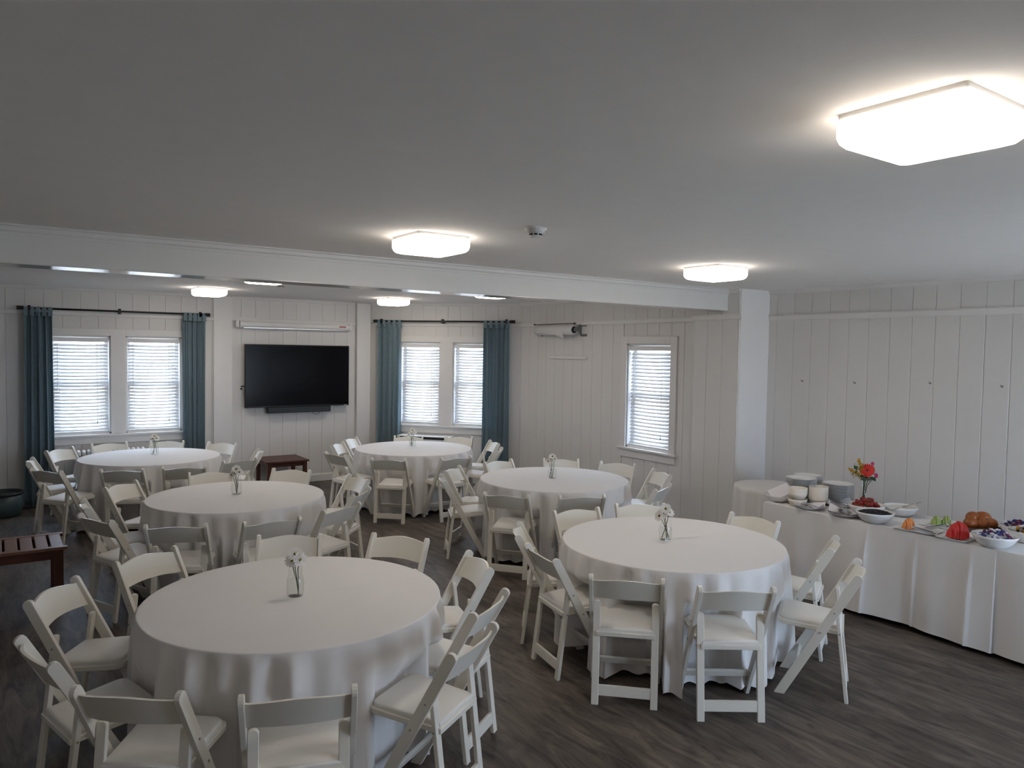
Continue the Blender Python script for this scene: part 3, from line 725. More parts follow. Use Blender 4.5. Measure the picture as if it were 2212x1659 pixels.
# ------------------------------------------------------------------ round tables, cloths
def round_table(t):
    C = Vector(TAB[t]); R = TR[t]; zt = .757; rnd = random.Random(20+t)
    tb = thing('round_table', 'round folding table under the white cloth, the %s' % TN[t], 'table', (C.x, C.y, 0), 0, 'round banquet tables')
    MB().lathe([(0, zt-.03), (R-.045, zt-.03), (R-.036, zt-.02), (R-.040, zt-.002), (0, zt-.002)], 48).build('tabletop', 'grey', tb)
    for k in range(4):
        q = k*PI/2+.6; x, y = .42*math.cos(q), .42*math.sin(q)
        MB().tube([(x*1.02, y*1.02, 0), (x*.95, y*.95, zt-.03)], .014, 8).build('leg', 'black', tb, True)
    n = 360; rlim = []
    for i in range(n):
        th = 2*PI*i/n; d = Vector((math.cos(th), math.sin(th))); r = 1.02
        while r > .34:
            p = C + d*r; hit = False
            for o2, F in seats[t]:
                q = p-o2; y = q.dot(F); x = q.dot(Vector((F.y, -F.x)))
                if abs(x) < .228 and -.3 < y < .226: hit = True; break
            if not hit: break
            r -= .01
        rlim.append(r)
    # the first radius free of a seat, softened sideways
    for _ in range(2): rlim = [min(rlim[i], (rlim[i-1]+rlim[i]+rlim[(i+1) % n])/3) for i in range(n)]
    ph = [rnd.random()*6.28 for _ in range(5)]; nf = rnd.choice((27, 28, 29))
    rows = [(-1, 0)] # handled below
    prof = [0, .25, .5, .7, .85, .94, .985]
    mb = MB(); mb.v.append((C.x, C.y, zt+.004))
    ring = []
    for f in prof[1:]:
        ring.append([(C.x+R*f*math.cos(2*PI*i/n), C.y+R*f*math.sin(2*PI*i/n), zt+.004+.0008*math.sin(5*f+i*.1+ph[0])) for i in range(n)])
    edge = [(R-.004, zt+.004), (R-.001, zt+.0028), (R+.001, zt-.002)]
    for r, z in edge: ring.append([(C.x+r*math.cos(2*PI*i/n), C.y+r*math.sin(2*PI*i/n), z) for i in range(n)])
    nz = 30
    for k in range(1, nz+1):
        s = k/nz; rw = []
        for i in range(n):
            th = 2*PI*i/n
            hem = .018 + .016*(1+math.sin(3*th+ph[1])) + .012*math.sin(nf*th+ph[0])
            z = zt-.008 - (zt-.008-hem)*s
            fold = math.sin(nf*th+ph[0]+1.3*math.sin(2*th+ph[2])+.5*s) + .6*math.sin((nf-10)*th+ph[3]+.9*math.sin(3*th)-.7*s) + .35*math.sin(7*th+ph[4])
            fold = .75*fold + .35*fold*abs(fold)
            loc_ = .55+.45*math.sin(4*th+ph[1])
            amp = .002+(.011+.018*loc_)*min(1, s*1.6)**.42
            r = R+.004 + .030*s + amp*fold
            wgt = max(0, min(1, (.60-z)/.12))
            if r > rlim[i]: r = r*(1-wgt) + (rlim[i]+.004*fold*s)*wgt
            rw.append((C.x+r*math.cos(th), C.y+r*math.sin(th), z))
        ring.append(rw)
    for rw in ring: mb.v += rw
    for i in range(n): mb.f.append((0, 1+i, 1+(i+1) % n))
    for k in range(len(ring)-1):
        for i in range(n): q = (i+1) % n; mb.f.append((1+k*n+i, 1+(k+1)*n+i, 1+(k+1)*n+q, 1+k*n+q))
    o = mb.build('tablecloth', 'cloth', None, True)
    tag(o, 'white floor-length cloth draped over the %s' % TN[t], 'tablecloth', 'white round tablecloths')
for t in range(6): round_table(t)

# ------------------------------------------------------------------ daisies in jars
def jar(t, px, py, nd, seed):
    p = on_z(px, py, .763); rnd = random.Random(seed)
    j = thing('flower_jar', 'clear glass jar of water with daisies on the %s' % TN[t], 'jar', (p.x, p.y, .762), 0, 'glass flower jars')
    H = .150; pro = [(.032, 0), (.040, .004), (.045, .02), (.047, .065), (.044, .095), (.036, .116), (.034, .122), (.037, .124), (.037, .142), (.035, H)]
    MB().lathe([(0, 0)]+pro+[(r-.003, z) for r, z in reversed(pro[1:])]+[(0, .006)], 28).build('glass', 'jarglass', j, True)
    MB().lathe([(0, .007), (.039, .009), (.0425, .022), (.0440, .065), (.0420, .088), (0, .088)], 24).build('water', 'water', j, True)
    pet = MB()
    for k in range(15):
        a = 2*PI*k/15+rnd.uniform(-.05, .05); rot = Matrix.Rotation(a, 3, 'Z') @ Matrix.Rotation(-.12+rnd.uniform(-.1, .1), 3, 'Y')
        base = len(pet.v)
        for x, w_, z in ((.006, .0026, 0), (.019, .0064, .001), (.033, .0062, .001), (.041, .0022, 0)):
            for s in (-1, 1): q = rot @ Vector((x, s*w_, z)); pet.v.append(tuple(q))
        for i in range(3): pet.f.append((base+2*i, base+2*i+1, base+2*i+3, base+2*i+2))
    pm = pet.mesh('petals', 'petal'); dm = MB().blob((0, 0, .003), .0088, .0088, .0055, 10, 5).mesh('flower_centre', 'disc', True)
    vd = (Vector((0, 0, CH))-Vector((p.x, p.y, .9))).normalized()
    lay = [(-.4, .020), (.5, .026), (-.05, .052), (-1.0, .000), (1.1, .004)]
    side = Vector((RT.x, RT.y, 0)).normalized()
    for k in range(nd):
        lx, lz = lay[k]; hd = side*lx*.045 + Vector((-vd.x, -vd.y, 0))*.010*rnd.uniform(-1, 1.2) + Vector((0, 0, H+.022+lz))
        nrm = (vd*rnd.uniform(.45, 1.) + Vector((0, 0, 1))*rnd.uniform(.1, .9) + side*lx*.9).normalized()
        dz = thing('daisy', 'white daisy in the glass jar on the %s' % TN[t], 'flower', (p.x+hd.x, p.y+hd.y, .762+hd.z), 0, 'daisies on the %s' % TN[t])
        q = nrm.to_track_quat('Z', 'Y').to_matrix().to_4x4()
        for nm_, me in (('petals', pm), ('flower_centre', dm)):
            o = add(nm_, me, dz); o.matrix_local = q
        ft = Vector((rnd.uniform(-.028, .028), rnd.uniform(-.028, .028), .012))
        nk = Vector((hd.x*.55, hd.y*.55, H-.01))
        MB().tube([Vector((0, 0, 0)), nk-hd, (nk+ft)/2-hd+Vector((.004, 0, 0)), ft-hd], 0.0024, 5).build('stem', 'stem', dz, True)
for t, (x, y, k) in enumerate(((638, 1287, 3), (511, 1067, 4), (334, 982, 3), (891, 965, 4), (1193, 1032, 4), (1437, 1166, 4))): jar(t, x, y, k, 60+t)

# ------------------------------------------------------------------ buffet
BX0, BX1, BZ = 5.69, 6.42, .752
def buffet_table(y0, y1, lab):
    t = thing('folding_table', lab, 'table', ((BX0+BX1)/2, (y0+y1)/2, 0), 0, 'long folding tables under the buffet cloths')
    hx, hy = (BX1-BX0)/2-.006, (y1-y0)/2-.006
    MB().box(-hx, hx, -hy, hy, BZ-.035, BZ-.004).build('tabletop', 'grey', t)
    for i in (-1, 1):
        for j in (-1, 1): MB().tube([(i*(hx-.12), j*(hy-.2), 0), (i*(hx-.12), j*(hy-.2), BZ-.035)], .014, 8).build('leg', 'black', t, True)
def box_cloth(y0, y1, lab, seed, lift=0., creases=(), far_end=True):
    rnd = random.Random(seed); per = []
    step = .01
    def seg(a, b):
        n = max(2, int((Vector(b)-Vector(a)).length/step))
        return [(a[0]+(b[0]-a[0])*k/n, a[1]+(b[1]-a[1])*k/n) for k in range(n)]
    P = [(BX0, y0), (BX0, y1), (BX1, y1), (BX1, y0)]; NR = [(-1, 0), (0, 1), (1, 0), (0, -1)]
    for k in range(4):
        for q in seg(P[k], P[(k+1) % 4]): per.append((q, NR[k]))
    ph = [rnd.random()*6 for _ in range(6)]; n = len(per); ring = []
    cx, cy = (P[0][0]+P[2][0])/2, (y0+y1)/2
    zt = BZ+lift
    ring.append([((cx+(q[0]-cx)*.985), cy+(q[1]-cy)*.995, zt) for q, nr in per])
    ring.append([(q[0]+nr[0]*.002, q[1]+nr[1]*.002, zt-.001) for q, nr in per])
    nz = 22; acc = 0
    for k in range(1, nz+1):
        s = k/nz; rw = []; dist = 0; prev = per[0][0]
        for (q, nr) in per:
            dist += math.dist(q, prev); prev = q
            hem = .035+.014*math.sin(1.9*dist+ph[0])
            z = zt-.004-(zt-.004-hem)*s
            f = math.sin(6.2*dist+ph[1]+math.sin(1.7*dist)) + .7*math.sin(11.1*dist+ph[2]+s) + .35*math.sin(23*dist+ph[3])
            a = .006+lift*.6 + .040*s + .021*s**.6*f
            if nr == (-1, 0):
                for cpos, cw in creases: a += .016*cw*math.exp(-((q[1]-cpos)/.010)**2)*min(1, s*3)
            # round the corners outwards
            dx = min(abs(q[0]-BX0), abs(q[0]-BX1)); dy = min(abs(q[1]-y0), abs(q[1]-y1))
            near = max(0, 1-(dx+dy)/.16)
            ox = (q[0]-cx); oy = (q[1]-cy); sx = (1 if ox > 0 else -1); sy = (1 if oy > 0 else -1)
            if nr == (0, -1): a = .004+.01*s     # overlapped end
            if q[0] > BX1-.001 or nr == (1, 0): a = min(a, .35)
            rw.append((q[0]+nr[0]*a*(1-.35*near)+sx*near*.35*a, q[1]+nr[1]*a*(1-.35*near)+sy*near*.35*a*(1 if sy > 0 or lift else .2), z))
        ring.append(rw)
    mb = MB()
    for rw in ring: mb.v += rw
    mb.f.append(tuple(range(n-1, -1, -1)))
    for k in range(len(ring)-1):
        for i in range(n): q = (i+1) % n; mb.f.append((k*n+i, (k+1)*n+i, (k+1)*n+q, k*n+q))
    o = mb.build('tablecloth', 'cloth', None); smooth_angle(o, 60)
    tag(o, lab, 'tablecloth', 'buffet tablecloths')
YE = 4.20
buffet_table(2.30, YE, 'long folding table hidden under the far buffet cloth'); buffet_table(1.0, 2.28, 'long folding table hidden under the near buffet cloth')
cyl = lambda x: on_wall(x, 1250, Vector((BX0-.02, 0)), Vector((0, 1)))[0]
box_cloth(2.29, YE, 'white pleated cloth over the far part of the buffet, under the dishes', 31, 0, [(cyl(1868), 1), (cyl(1972), 1), (cyl(2094), 1)])
box_cloth(.99, 2.31, 'white cloth over the near end of the buffet, overlapping at the right edge', 32, .003, [(1.6, 1)])
# small round side table with cloth
SC = Vector((6.36, 4.60)); SR = .36; SZ = .775
sd_ = thing('bistro_table', 'small round pedestal table in the corner behind the buffet', 'table', (SC.x, SC.y, 0))
MB().lathe([(0, SZ-.03), (SR-.01, SZ-.03), (SR-.01, SZ-.004), (0, SZ-.004)], 36).build('tabletop', 'grey', sd_)
MB().lathe([(.2, 0), (.2, .02), (.03, .05), (.03, SZ-.03)], 20).build('pedestal', 'black', sd_, True)
mb = MB(); n = 160; mb.v.append((SC.x, SC.y, SZ)); ring = []
for f in (.5, .9, .99): ring.append([(SC.x+SR*f*math.cos(2*PI*i/n), SC.y+SR*f*math.sin(2*PI*i/n), SZ) for i in range(n)])
for k in range(0, 25):
    s = k/24; rw = []
    for i in range(n):
        th = 2*PI*i/n; f = math.sin(13*th+.7*math.sin(3*th)) + .4*math.sin(29*th)
        r = SR+.006+.018*s+(.003+.020*s**.6)*f
        x, y = SC.x+r*math.cos(th), SC.y+r*math.sin(th)
        rw.append((min(x, XR-.02), max(y, YE+.06), SZ-.006-(SZ-.03)*s))
    ring.append(rw)
for rw in ring: mb.v += rw
for i in range(n): mb.f.append((0, 1+i, 1+(i+1) % n))
for k in range(len(ring)-1):
    for i in range(n): q = (i+1) % n; mb.f.append((1+k*n+i, 1+(k+1)*n+i, 1+(k+1)*n+q, 1+k*n+q))
tag(mb.build('tablecloth', 'cloth', None, True), 'white cloth on the small round corner table behind the plates', 'tablecloth')

BT_ = BZ+.0015
def bpos(px, py, r=.1, front=.0):
    p = on_z(px, py, BT_); x = min(max(p.x, BX0+r-front), BX1-r)
    return x, x*p.y/p.x
# plates
plate_me = MB().lathe([(0, .004), (.075, .004), (.085, .007), (.128, .017), (.131, .0185), (.128, .0155), (.085, .004), (.078, 0), (0, 0)], 40).mesh('plate', 'porcelain', True)
def plate_stack(x, y, n, where, grp, sc_=1.):
    for k in range(n):
        o = add('plate', plate_me); o.location = (x+random.uniform(-.002, .002), y+random.uniform(-.002, .002), BT_+k*.0098); o.scale = (sc_, sc_, 1)
        tag(o, ('topmost white dinner plate of the %s' if k == n-1 else 'white dinner plate below the top of the %s') % where, 'plate', grp)
plate_stack(6.03, 4.055, 21, 'left stack behind the small bowls', 'left plate stack', 1.03)
plate_stack(6.275, 4.15, 20, 'rear stack nearest the wall', 'rear plate stack', 1.0)
plate_stack(6.275, 3.84, 17, 'tallest stack beside the flower vase', 'tall plate stack', 1.04)
def bowl_mesh(r, h, m, foot=.5):
    pro = [(0, 0), (r*foot, 0), (r*(foot+.08), .006), (r*.80, h*.38), (r*.96, h*.8), (r, h), (r-.004, h), (r*.94, h*.8), (r*.77, h*.42), (r*foot*.9, .010), (0, .009)]
    return MB().lathe(pro, 40).mesh('bowl', m, True)
cup = MB().lathe([(0, 0), (.046, 0), (.060, .010), (.077, .040), (.082, .066), (.079, .066), (.073, .040), (.056, .014), (0, .010)], 36).mesh('bowl', 'cream', True)
for k, z in enumerate((0, .060, .078, .096)):
    o = add('small_bowl', cup); o.location = (5.80, 3.93, BT_+z); tag(o, ('topmost cream small bowl of the left stack before the plates' if k == 3 else 'cream small bowl under the top of the left bowl stack'), 'bowl', 'left bowl stack')
for k in range(7):
    o = add('small_bowl', cup); o.location = (6.01, 3.865, BT_+k*.0165); tag(o, ('topmost cream small bowl of the right stack before the plates' if k == 6 else 'cream small bowl under the top of the right bowl stack'), 'bowl', 'right bowl stack')
# bowl with folded napkins at the far end
nb = add('serving_bowl', bowl_mesh(.115, .06, 'porcelain', .45)); nb.location = (5.83, 4.14, BT_); tag(nb, 'white bowl with folded napkins at the far buffet end', 'bowl')
r3 = Matrix.Translation((5.845, 4.135, BT_+.078)) @ Matrix.Rotation(YAW*-1, 4, 'Z') @ Matrix.Rotation(math.radians(-24), 4, 'Y') @ Matrix.Rotation(math.radians(38), 4, 'X')
for k in range(6):
    mb = MB().box(-.10, .10, -.062, .062, -.018+k*.007, -.012+k*.007)
    o = mb.build('napkin', 'napkin', None, bevel=.0028); o.matrix_world = r3; tag(o, 'folded white napkin leaning in the far bowl', 'napkin', 'folded napkins in the far bowl')
# cutlery on napkin-lined plates
spoon = MB(); spoon.blob((.075, 0, .003), .026, .017, .004, 10, 6); spoon.bar((-.08, 0, .002), (.055, 0, .003), .002, .008, Vector((0, 0, 1))); spoon = spoon.mesh('spoon', 'steel', True)
fork = MB(); fork.bar((-.08, 0, .002), (.04, 0, .003), .002, .008, Vector((0, 0, 1))); fork.box(.038, .055, -.011, .011, .001, .004)
for k in range(4): fork.box(.055, .092, -.011+k*.0062, -.0078+k*.0062, .001, .0035)
fork = fork.mesh('fork', 'steel')
def napkin_plate(x, y, r, lab, n, seed):
    rnd = random.Random(seed)
    o = add('dish', plate_me); o.location = (x, y, BT_); o.scale = (r/.131, r/.131, 1.5); tag(o, 'white plate under the %s' % lab, 'plate')
    k = 28; mb = MB(); S = r*1.55
    for i in range(k+1):
        for j in range(k+1):
            u, v = i/k*2-1, j/k*2-1; d = max(abs(u), abs(v)); rr = math.hypot(u, v)
            z = .010 + max(0, rr*S/1.7-r*.55)*.42 + .016*max(0, rr-.75)*math.sin(6*math.atan2(v, u)+seed) + .030*max(0, rr-1.0)
            mb.v.append((u*S*.62, v*S*.62, max(z, .008)))
    for i in range(k):
        for j in range(k): a = i*(k+1)+j; mb.f.append((a, a+k+1, a+k+2, a+1))
    o = mb.build('napkin', 'napkin', None, True); o.location = (x, y, BT_); o.rotation_euler = (0, 0, rnd.uniform(.3, 1.2)); tag(o, 'white napkin lining the %s' % lab, 'napkin')
    for i in range(n):
        o = add('fork' if i % 2 else 'spoon', fork if i % 2 else spoon); o.location = (x+rnd.uniform(-.025, .025), y+rnd.uniform(-.02, .02), BT_+.018+i*.0032)
        o.rotation_euler = (rnd.uniform(-.15, .15), rnd.uniform(-.1, .1), rnd.uniform(-.5, .5)+1.2+(PI if rnd.random() < .3 else 0)); tag(o, 'steel %s among those on the %s' % ('fork' if i % 2 else 'spoon', lab), 'cutlery', 'cutlery on the %s' % lab)
napkin_plate(*bpos(1749, 1101, .12, .02), .125, 'leftmost cutlery plate', 5, 3)
napkin_plate(*bpos(1827, 1114, .13, .03), .14, 'middle cutlery plate', 12, 4)
napkin_plate(*bpos(1815, 1094, .12), .125, 'rear cutlery plate', 6, 5)
# berry bowls
big = bowl_mesh(.145, .088, 'porcelain', .48)
def bowl(x, y, lab, sc_=1.):
    o = add('serving_bowl', big); o.location = (x, y, BT_); o.scale = (sc_,)*3; tag(o, lab, 'bowl'); return o
bx_, by_ = bpos(1889, 1128, .14, .05); sx_, sy_ = bx_+.215, by_+.195; cx_, cy_ = bx_+.44, by_+.02
bowl(bx_, by_, 'white bowl of dark berries at the front of the buffet')
bowl(sx_, sy_, 'white bowl heaped with strawberries'); bowl(cx_, cy_, 'white bowl of yogurt behind the strawberries', .92)
rnd = random.Random(5); mb = MB()
for i in range(560):
    a = rnd.random()*6.283; r = .122*math.sqrt(rnd.random()); mb.blob((bx_+r*math.cos(a), by_+r*math.sin(a), BT_+.068+.026*(1-(r/.122)**2)+rnd.uniform(0, .004)), .0068, .0068, .006, 6, 4)
tag(mb.build('blackberries', 'berry', None, True), 'small dark berries filling the front bowl', 'berries', kind='stuff')
st_m = MB().lathe([(0, -.021), (.006, -.019), (.013, -.006), (.0165, .006), (.013, .014), (0, .016)], 10).mesh('flesh', 'straw', True)
cal = MB()
for k in range(5):
    a = 2*PI*k/5; cal.v += [(0, 0, .016), (.010*math.cos(a-.3), .010*math.sin(a-.3), .017), (.017*math.cos(a), .017*math.sin(a), .014), (.010*math.cos(a+.3), .010*math.sin(a+.3), .017)]; b = 4*k; cal.f.append((b, b+1, b+2, b+3))
cal = cal.mesh('calyx', 'calyx')
for i in range(52):
    lay = 0 if i < 22 else (1 if i < 39 else 2)
    a = rnd.random()*6.283; r = (.112, .082, .045)[lay]*math.sqrt(rnd.uniform(.1, 1))
    s_ = thing('strawberry', 'red strawberry heaped in the white buffet bowl', 'strawberry', (sx_+r*math.cos(a), sy_+r*math.sin(a), BT_+.076+lay*.023+rnd.uniform(-.003, .003)), 0, 'strawberries in the bowl')
    s_.rotation_euler = (rnd.uniform(0, 3), rnd.uniform(0, 3), rnd.uniform(0, 6)); s_.scale = (1.15,)*3; add('flesh', st_m, s_); add('calyx', cal, s_)
mb = MB().lathe([(0, .070), (.07, .068), (.115, .064), (.124, .064), (.11, .044), (0, .03)], 28, (cx_, cy_, BT_)); tag(mb.build('yogurt', 'yogurt', None, True), 'pale yogurt filling the rear buffet bowl', 'yogurt', kind='stuff')
for x, y, rz, lab in ((bx_+.10, by_-.07, -.62, 'serving spoon resting in the dark berry bowl'), (cx_+.07, cy_-.06, -.62, 'serving spoon resting in the yogurt bowl')):
    o = add('serving_spoon', spoon); o.location = (x, y, BT_+.094); o.rotation_euler = (0, .30, rz+PI); o.scale = (.9, 1.2, 1.5); tag(o, lab, 'spoon')
# flower vase
vp = Vector((*bpos(1864, 1094, .06), BT_)); pass
va = thing('flower_vase', 'clear flared glass vase with red and yellow flowers on the buffet', 'vase', vp)
pro = [(.046, 0), (.050, .007), (.046, .05), (.030, .105), (.022, .15), (.025, .19), (.036, .232), (.050, .268)]
MB().lathe([(0, 0)]+pro+[(r-.003, z) for r, z in reversed(pro[1:])]+[(0, .008)], 28).build('glass', 'jarglass', va, True)
def flower(nm, lab, c, nrm, m, R, npet, mc, wid):
    f = thing(nm, lab, 'flower', vp+Vector(c)); q = Vector(nrm).to_track_quat('Z', 'Y').to_matrix()
    mb = MB()
    for ringr, lift in ((R, 0), (R*.72, .006)):
        for k in range(npet):
            a = 2*PI*k/npet+(.15 if lift else 0); rr = Matrix.Rotation(a, 3, 'Z'); b0 = len(mb.v)
            for x, w_, z in ((.1, .25, 0), (.45, 1, .10), (.8, .95, .06), (1, .35, -.02)):
                for s in (-1, 1): mb.v.append(tuple(q @ (rr @ Vector((x*ringr, s*w_*wid, z*ringr+lift)))))
            for i in range(3): mb.f.append((b0+2*i, b0+2*i+1, b0+2*i+3, b0+2*i+2))
    mb.build('petals', m, f, True)
    MB().blob(q @ Vector((0, 0, .006)), R*.2, R*.2, R*.16, 10, 6).build('flower_centre', mc, f, True)
    cc = Vector(c); MB().tube([Vector((0, 0, 0)), Vector((0, 0, .19))-cc+Vector((cc.x*.3, cc.y*.3, 0)), Vector((.008, .006, .02))-cc], .003, 6).build('stem', 'stem', f, True)
    return f
vd = (Vector((0, 0, CH))-vp).normalized(); sx = Vector((RT.x, RT.y, 0)).normalized()
flower('gerbera', 'large red gerbera facing the camera in the buffet vase', sx*0.026+Vector((0, 0, 0.320))+vd*.03, vd+Vector((0, 0, 0.183)), 'redpetal', .062, 20, 'basket', .008)
flower('gerbera', 'partly hidden red bloom at the right of the buffet vase', sx*0.070+Vector((0, 0, 0.327)), vd+sx*0.960, 'redpetal', .040, 16, 'basket', .006)
flower('aster', 'small magenta bloom at the lower right of the buffet vase', sx*0.106+Vector((0, 0, 0.276)), vd+sx*0.720, 'pink', .024, 12, 'pink', .005)
flower('aster', 'small magenta bloom at the upper right of the buffet vase', sx*0.072+Vector((0, 0, 0.381)), vd+sx*0.480, 'pink', .017, 12, 'pink', .005)
for kk, (tip, lab) in enumerate(((sx*-0.138+Vector((0, 0, 0.336)), 'yellow goldenrod sprig reaching left in the buffet vase'), (sx*-0.054+Vector((0, 0, 0.421)), 'tall yellow goldenrod sprig in the buffet vase'), (sx*-0.024+Vector((0, 0, 0.366)), 'yellow goldenrod tuft above the red gerbera'))):
    g_ = thing('goldenrod', lab, 'flower', vp); rnd = random.Random(90+kk); mb = MB(); lf = MB()
    base = Vector((0, 0, 0.244)); 
    for i in range(70):
        t = rnd.uniform(.35, 1); c_ = base.lerp(tip, t)+Vector((rnd.gauss(0, 1), rnd.gauss(0, 1), rnd.gauss(0, 1)))*.021*(1.15-t); mb.blob(c_, .006, .006, .006, 5, 4)
    for i in range(40):
        t = rnd.uniform(.05, .8); c_ = base.lerp(tip, t)+Vector((rnd.gauss(0, 1), rnd.gauss(0, 1), rnd.gauss(0, 1)))*.016; d_ = Vector((rnd.gauss(0, 1), rnd.gauss(0, 1), rnd.gauss(0, .6))).normalized()*.022; w_ = d_.cross(Vector((0, 0, 1))).normalized()*.005; b0 = len(lf.v)
        lf.v += [tuple(c_), tuple(c_+d_*.5+w_), tuple(c_+d_), tuple(c_+d_*.5-w_)]; lf.f.append((b0, b0+1, b0+2, b0+3))
    mb.build('blossom', 'goldenrod', g_, True); lf.build('leaves', 'leaf', g_)
    MB().tube([tip, base, (.01, -.008, .02)], .002, 5).build('stem', 'stem', g_, True)
rnd = random.Random(12); lv = thing('foliage_sprig', 'dark green leaves among the buffet flowers', 'foliage', vp)
for i in range(20):
    c_ = Vector((0, 0, rnd.uniform(.235, .36)))+sx*rnd.uniform(-.065, .10); d_ = (Vector((rnd.gauss(0, 1), rnd.gauss(0, 1), rnd.gauss(.2, .6)))).normalized()*.055; w_ = d_.cross(vd).normalized()*.018
    MB().quadbox([c_, c_+d_*.5+w_, c_+d_, c_+d_*.5-w_, c_+vd*.001, c_+d_*.5+w_+vd*.001, c_+d_+vd*.001, c_+d_*.5-w_+vd*.001]).build('leaf', 'leaf', lv)
MB().tube([(0, 0, .25), (.005, .004, .1), (-.008, .004, .02)], .003, 6).build('stem', 'stem', lv, True)
# melon platters
def platter(x, y, hx, hy, rz, lab):
    o = MB(); o.box(-hx*.8, hx*.8, -hy*.8, hy*.8, 0, .004); pr = [(hx*.8, hy*.8, .004), (hx, hy, .014)]
    k = len(o.v)
    for a, b, z in ((hx*.78, hy*.78, .003), (hx, hy, .013), (hx, hy, .016), (hx*.78, hy*.78, .006)): o.v += [(-a, -b, z), (a, -b, z), (a, b, z), (-a, b, z)]
    for i in range(3):
        for j in range(4): q = (j+1) % 4; o.f.append((k+i*4+j, k+i*4+q, k+i*4+4+q, k+i*4+4+j))
    o = o.build('platter', 'porcelain'); o.location = (x, y, BT_); o.rotation_euler = (0, 0, rz); tag(o, lab, 'platter'); return o
pa = bpos(1984, 1148, .13, .02); pb = bpos(2067, 1168, .11, .02); pc = bpos(2030, 1137, .13)
platter(*pa, .12, .15, .05, 'white rectangular platter under the orange melon slices')
platter(*pb, .105, .105, .05, 'white square platter under the watermelon')
platter(*pc, .12, .12, .05, 'white platter under the green melon slices')
def wedge(R, th, h, m):
    mb = MB(); n = 12; pro = []
    for k in range(n+1):
        t = PI*k/n; pro.append((R*math.cos(t)+R*.12*math.sin(t), h*math.sin(t)**.85))
    return mb.prism(pro, lambda p, q, t: (p, t, q), -th/2, th/2).mesh('melon_slice', m, bevel=.0025, seg=2)
def slices(x, y, n, th, R, h, m, rz, lab, cat, lean=.18):
    me = wedge(R, th, h, m)
    for k in range(n):
        o = add('melon_slice', me); e = (k-(n-1)/2)/((n-1)/2); d_ = e*(n-1)/2*th*1.03; o.location = (x-math.sin(rz)*d_, y+math.cos(rz)*d_, BT_+.012); o.rotation_euler = (lean, random.uniform(-.08, .08), rz+random.uniform(-.08, .08))
        s_ = 1-.42*e*e; o.scale = (s_*random.uniform(.94, 1.05), 1, s_*random.uniform(.95, 1.05)); tag(o, lab, cat, lab)
slices(*pb, 8, .016, .062, .118, 'melonred', .95, 'red watermelon slice standing on the square platter', 'watermelon')
slices(*bpos(1961, 1149, .08, .02), 6, .013, .038, .078, 'canta', .95, 'orange cantaloupe slice standing on the long platter', 'melon')
slices(*bpos(2021, 1136, .1), 4, .015, .036, .072, 'honey', 1.1, 'green honeydew slice, left cluster on the rear platter', 'melon')
slices(*bpos(2042, 1137, .1), 4, .015, .036, .072, 'honey', .8, 'green honeydew slice, right cluster on the rear platter', 'melon')
def tongs(p0, p1, lab):
    p0 = Vector((*p0, BT_+.05)); p1 = Vector((*p1, BT_+.022)); d_ = (p1-p0).normalized(); s_ = d_.cross(Vector((0, 0, 1))).normalized()
    t = thing('serving_tongs', lab, 'tongs', p0)
    for s in (-1, 1):
        L = (p1-p0).length
        pts = [Vector((0, 0, 0)), d_*L*.3+s_*s*.012, d_*L*.7+s_*s*.020, d_*L*.85+s_*s*.022, d_*L+s_*s*.014]
        mb = MB()
        for a, b in zip(pts[:-1], pts[1:]): mb.bar(a, b, .016, .0022, Vector((0, 0, 1)))
        mb.build('arm', 'steel', t)
        MB().blob(d_*L*.95+s_*s*.016, .022, .016, .004, 8, 5, Matrix.Rotation(math.atan2(d_.y, d_.x), 3, 'Z')).build('scoop', 'steel', t, True)
    MB().blob((0, 0, 0), .010, .010, .009, 8, 6).build('hinge', 'steel', t, True)
q0, q1 = on_z(1972, 1139, BT_+.05), on_z(2022, 1155, BT_+.02); tongs(q0.xy, q1.xy, 'steel tongs resting beside the orange melon')
q0, q1 = on_z(2046, 1142, BT_+.02), on_z(2000, 1143, BT_+.02); tongs(q0.xy, q1.xy, 'steel tongs lying before the green melon')
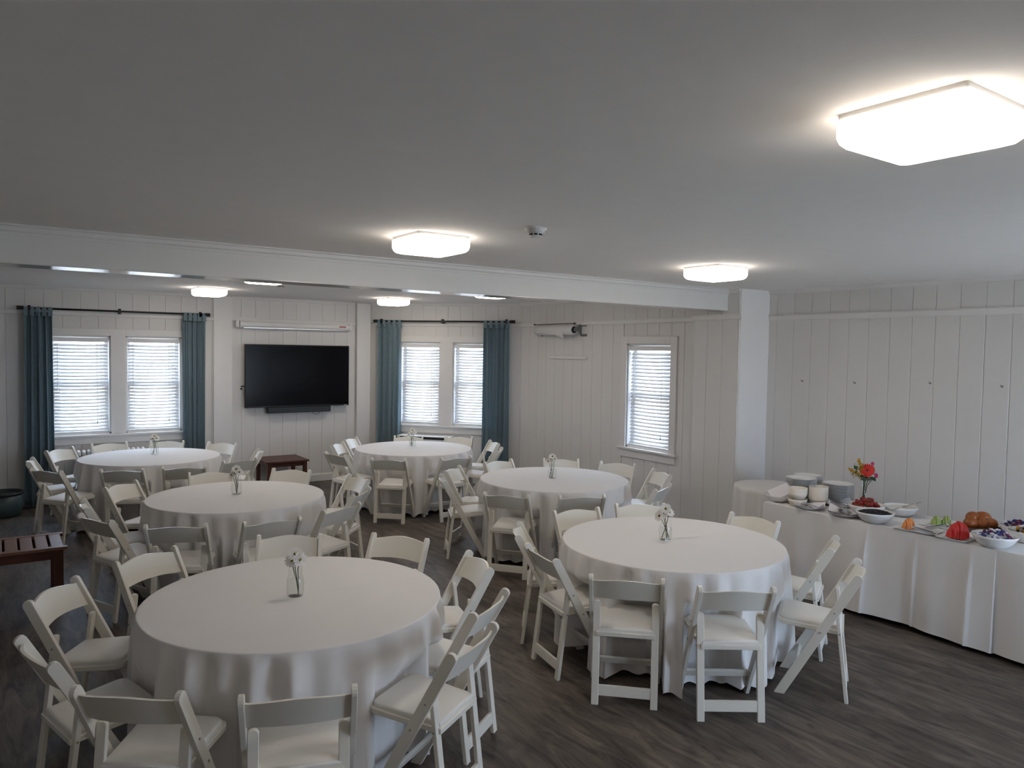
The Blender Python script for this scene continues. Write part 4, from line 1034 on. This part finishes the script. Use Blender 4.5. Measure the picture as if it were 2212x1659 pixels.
# bread basket
bc = Vector(bpos(2114, 1145, .10)); ba = thing('bread_tray', 'dark woven tray holding the brown bread rolls', 'tray', (bc.x, bc.y, BT_), -YAW); ba.scale = (.84, .84, 1)
MB().box(-.155, .155, -.085, .085, 0, .010).build('base', 'basket', ba)
for a, b, c_, d_ in ((-.16, .16, -.092, -.082), (-.16, .16, .082, .092), (-.162, -.152, -.09, .09), (.152, .162, -.09, .09)): MB().box(a, b, c_, d_, 0, .034).build('side', 'basket', ba)
br = MB().blob((0, 0, 0), .060, .048, .046, 14, 9).mesh('bread_roll', 'bread', True)
for k, (u, v, z, rz) in enumerate(((-.070, -.012, .056, .2), (.008, -.016, .058, 1.1), (.076, -.010, .054, -.3), (-.034, .028, .092, .6), (.042, .026, .094, -.5))):
    o = add('bread_roll', br); q = Matrix.Rotation(-YAW, 3, 'Z') @ Vector((u, v, 0)); o.location = (bc.x+q.x, bc.y+q.y, BT_+z); o.rotation_euler = (0, 0, rz-YAW); tag(o, 'glossy brown bread roll on the dark tray', 'bread', 'bread rolls on the tray')
# candy bowls at the right edge
def candy(x, y, lab, n, cols, seed, R=.145):
    b = bowl(x, y, lab, R/.145); rnd = random.Random(seed)
    mes = [MB().blob((0, 0, 0), .015, .012, .011, 8, 5).blob((.019, 0, 0), .006, .009, .003, 6, 4).blob((-.019, 0, 0), .006, .009, .003, 6, 4).mesh('candy', c_, True) for c_ in cols]
    for i in range(n):
        lay = 0 if i < n*.55 else (1 if i < n*.85 else 2); a = rnd.random()*6.283; r = (.112, .080, .045)[lay]*math.sqrt(rnd.uniform(.05, 1))
        o = add('wrapped_candy', mes[i % len(mes)]); o.location = (x+r*math.cos(a), y+r*math.sin(a), BT_+.074+lay*.020+rnd.uniform(-.003, .003)); o.rotation_euler = (rnd.uniform(-.6, .6), rnd.uniform(-.6, .6), rnd.uniform(0, 6))
        tag(o, 'wrapped candy in the %s' % lab, 'candy', 'candies in the %s' % lab)
candy(*bpos(2148, 1185, .14, .05), 'white front bowl of blue and white candies', 46, ('candyw', 'candyb', 'candyw', 'candyp'), 41)
candy(*bpos(2205, 1152, .145), 'white rear bowl of purple candies', 52, ('candyp', 'candyw', 'candyp', 'candyb'), 42)
candy(*bpos(2222, 1172, .14), 'white bowl of orange candies at the frame edge', 36, ('gold', 'candyw', 'gold', 'basket'), 43)
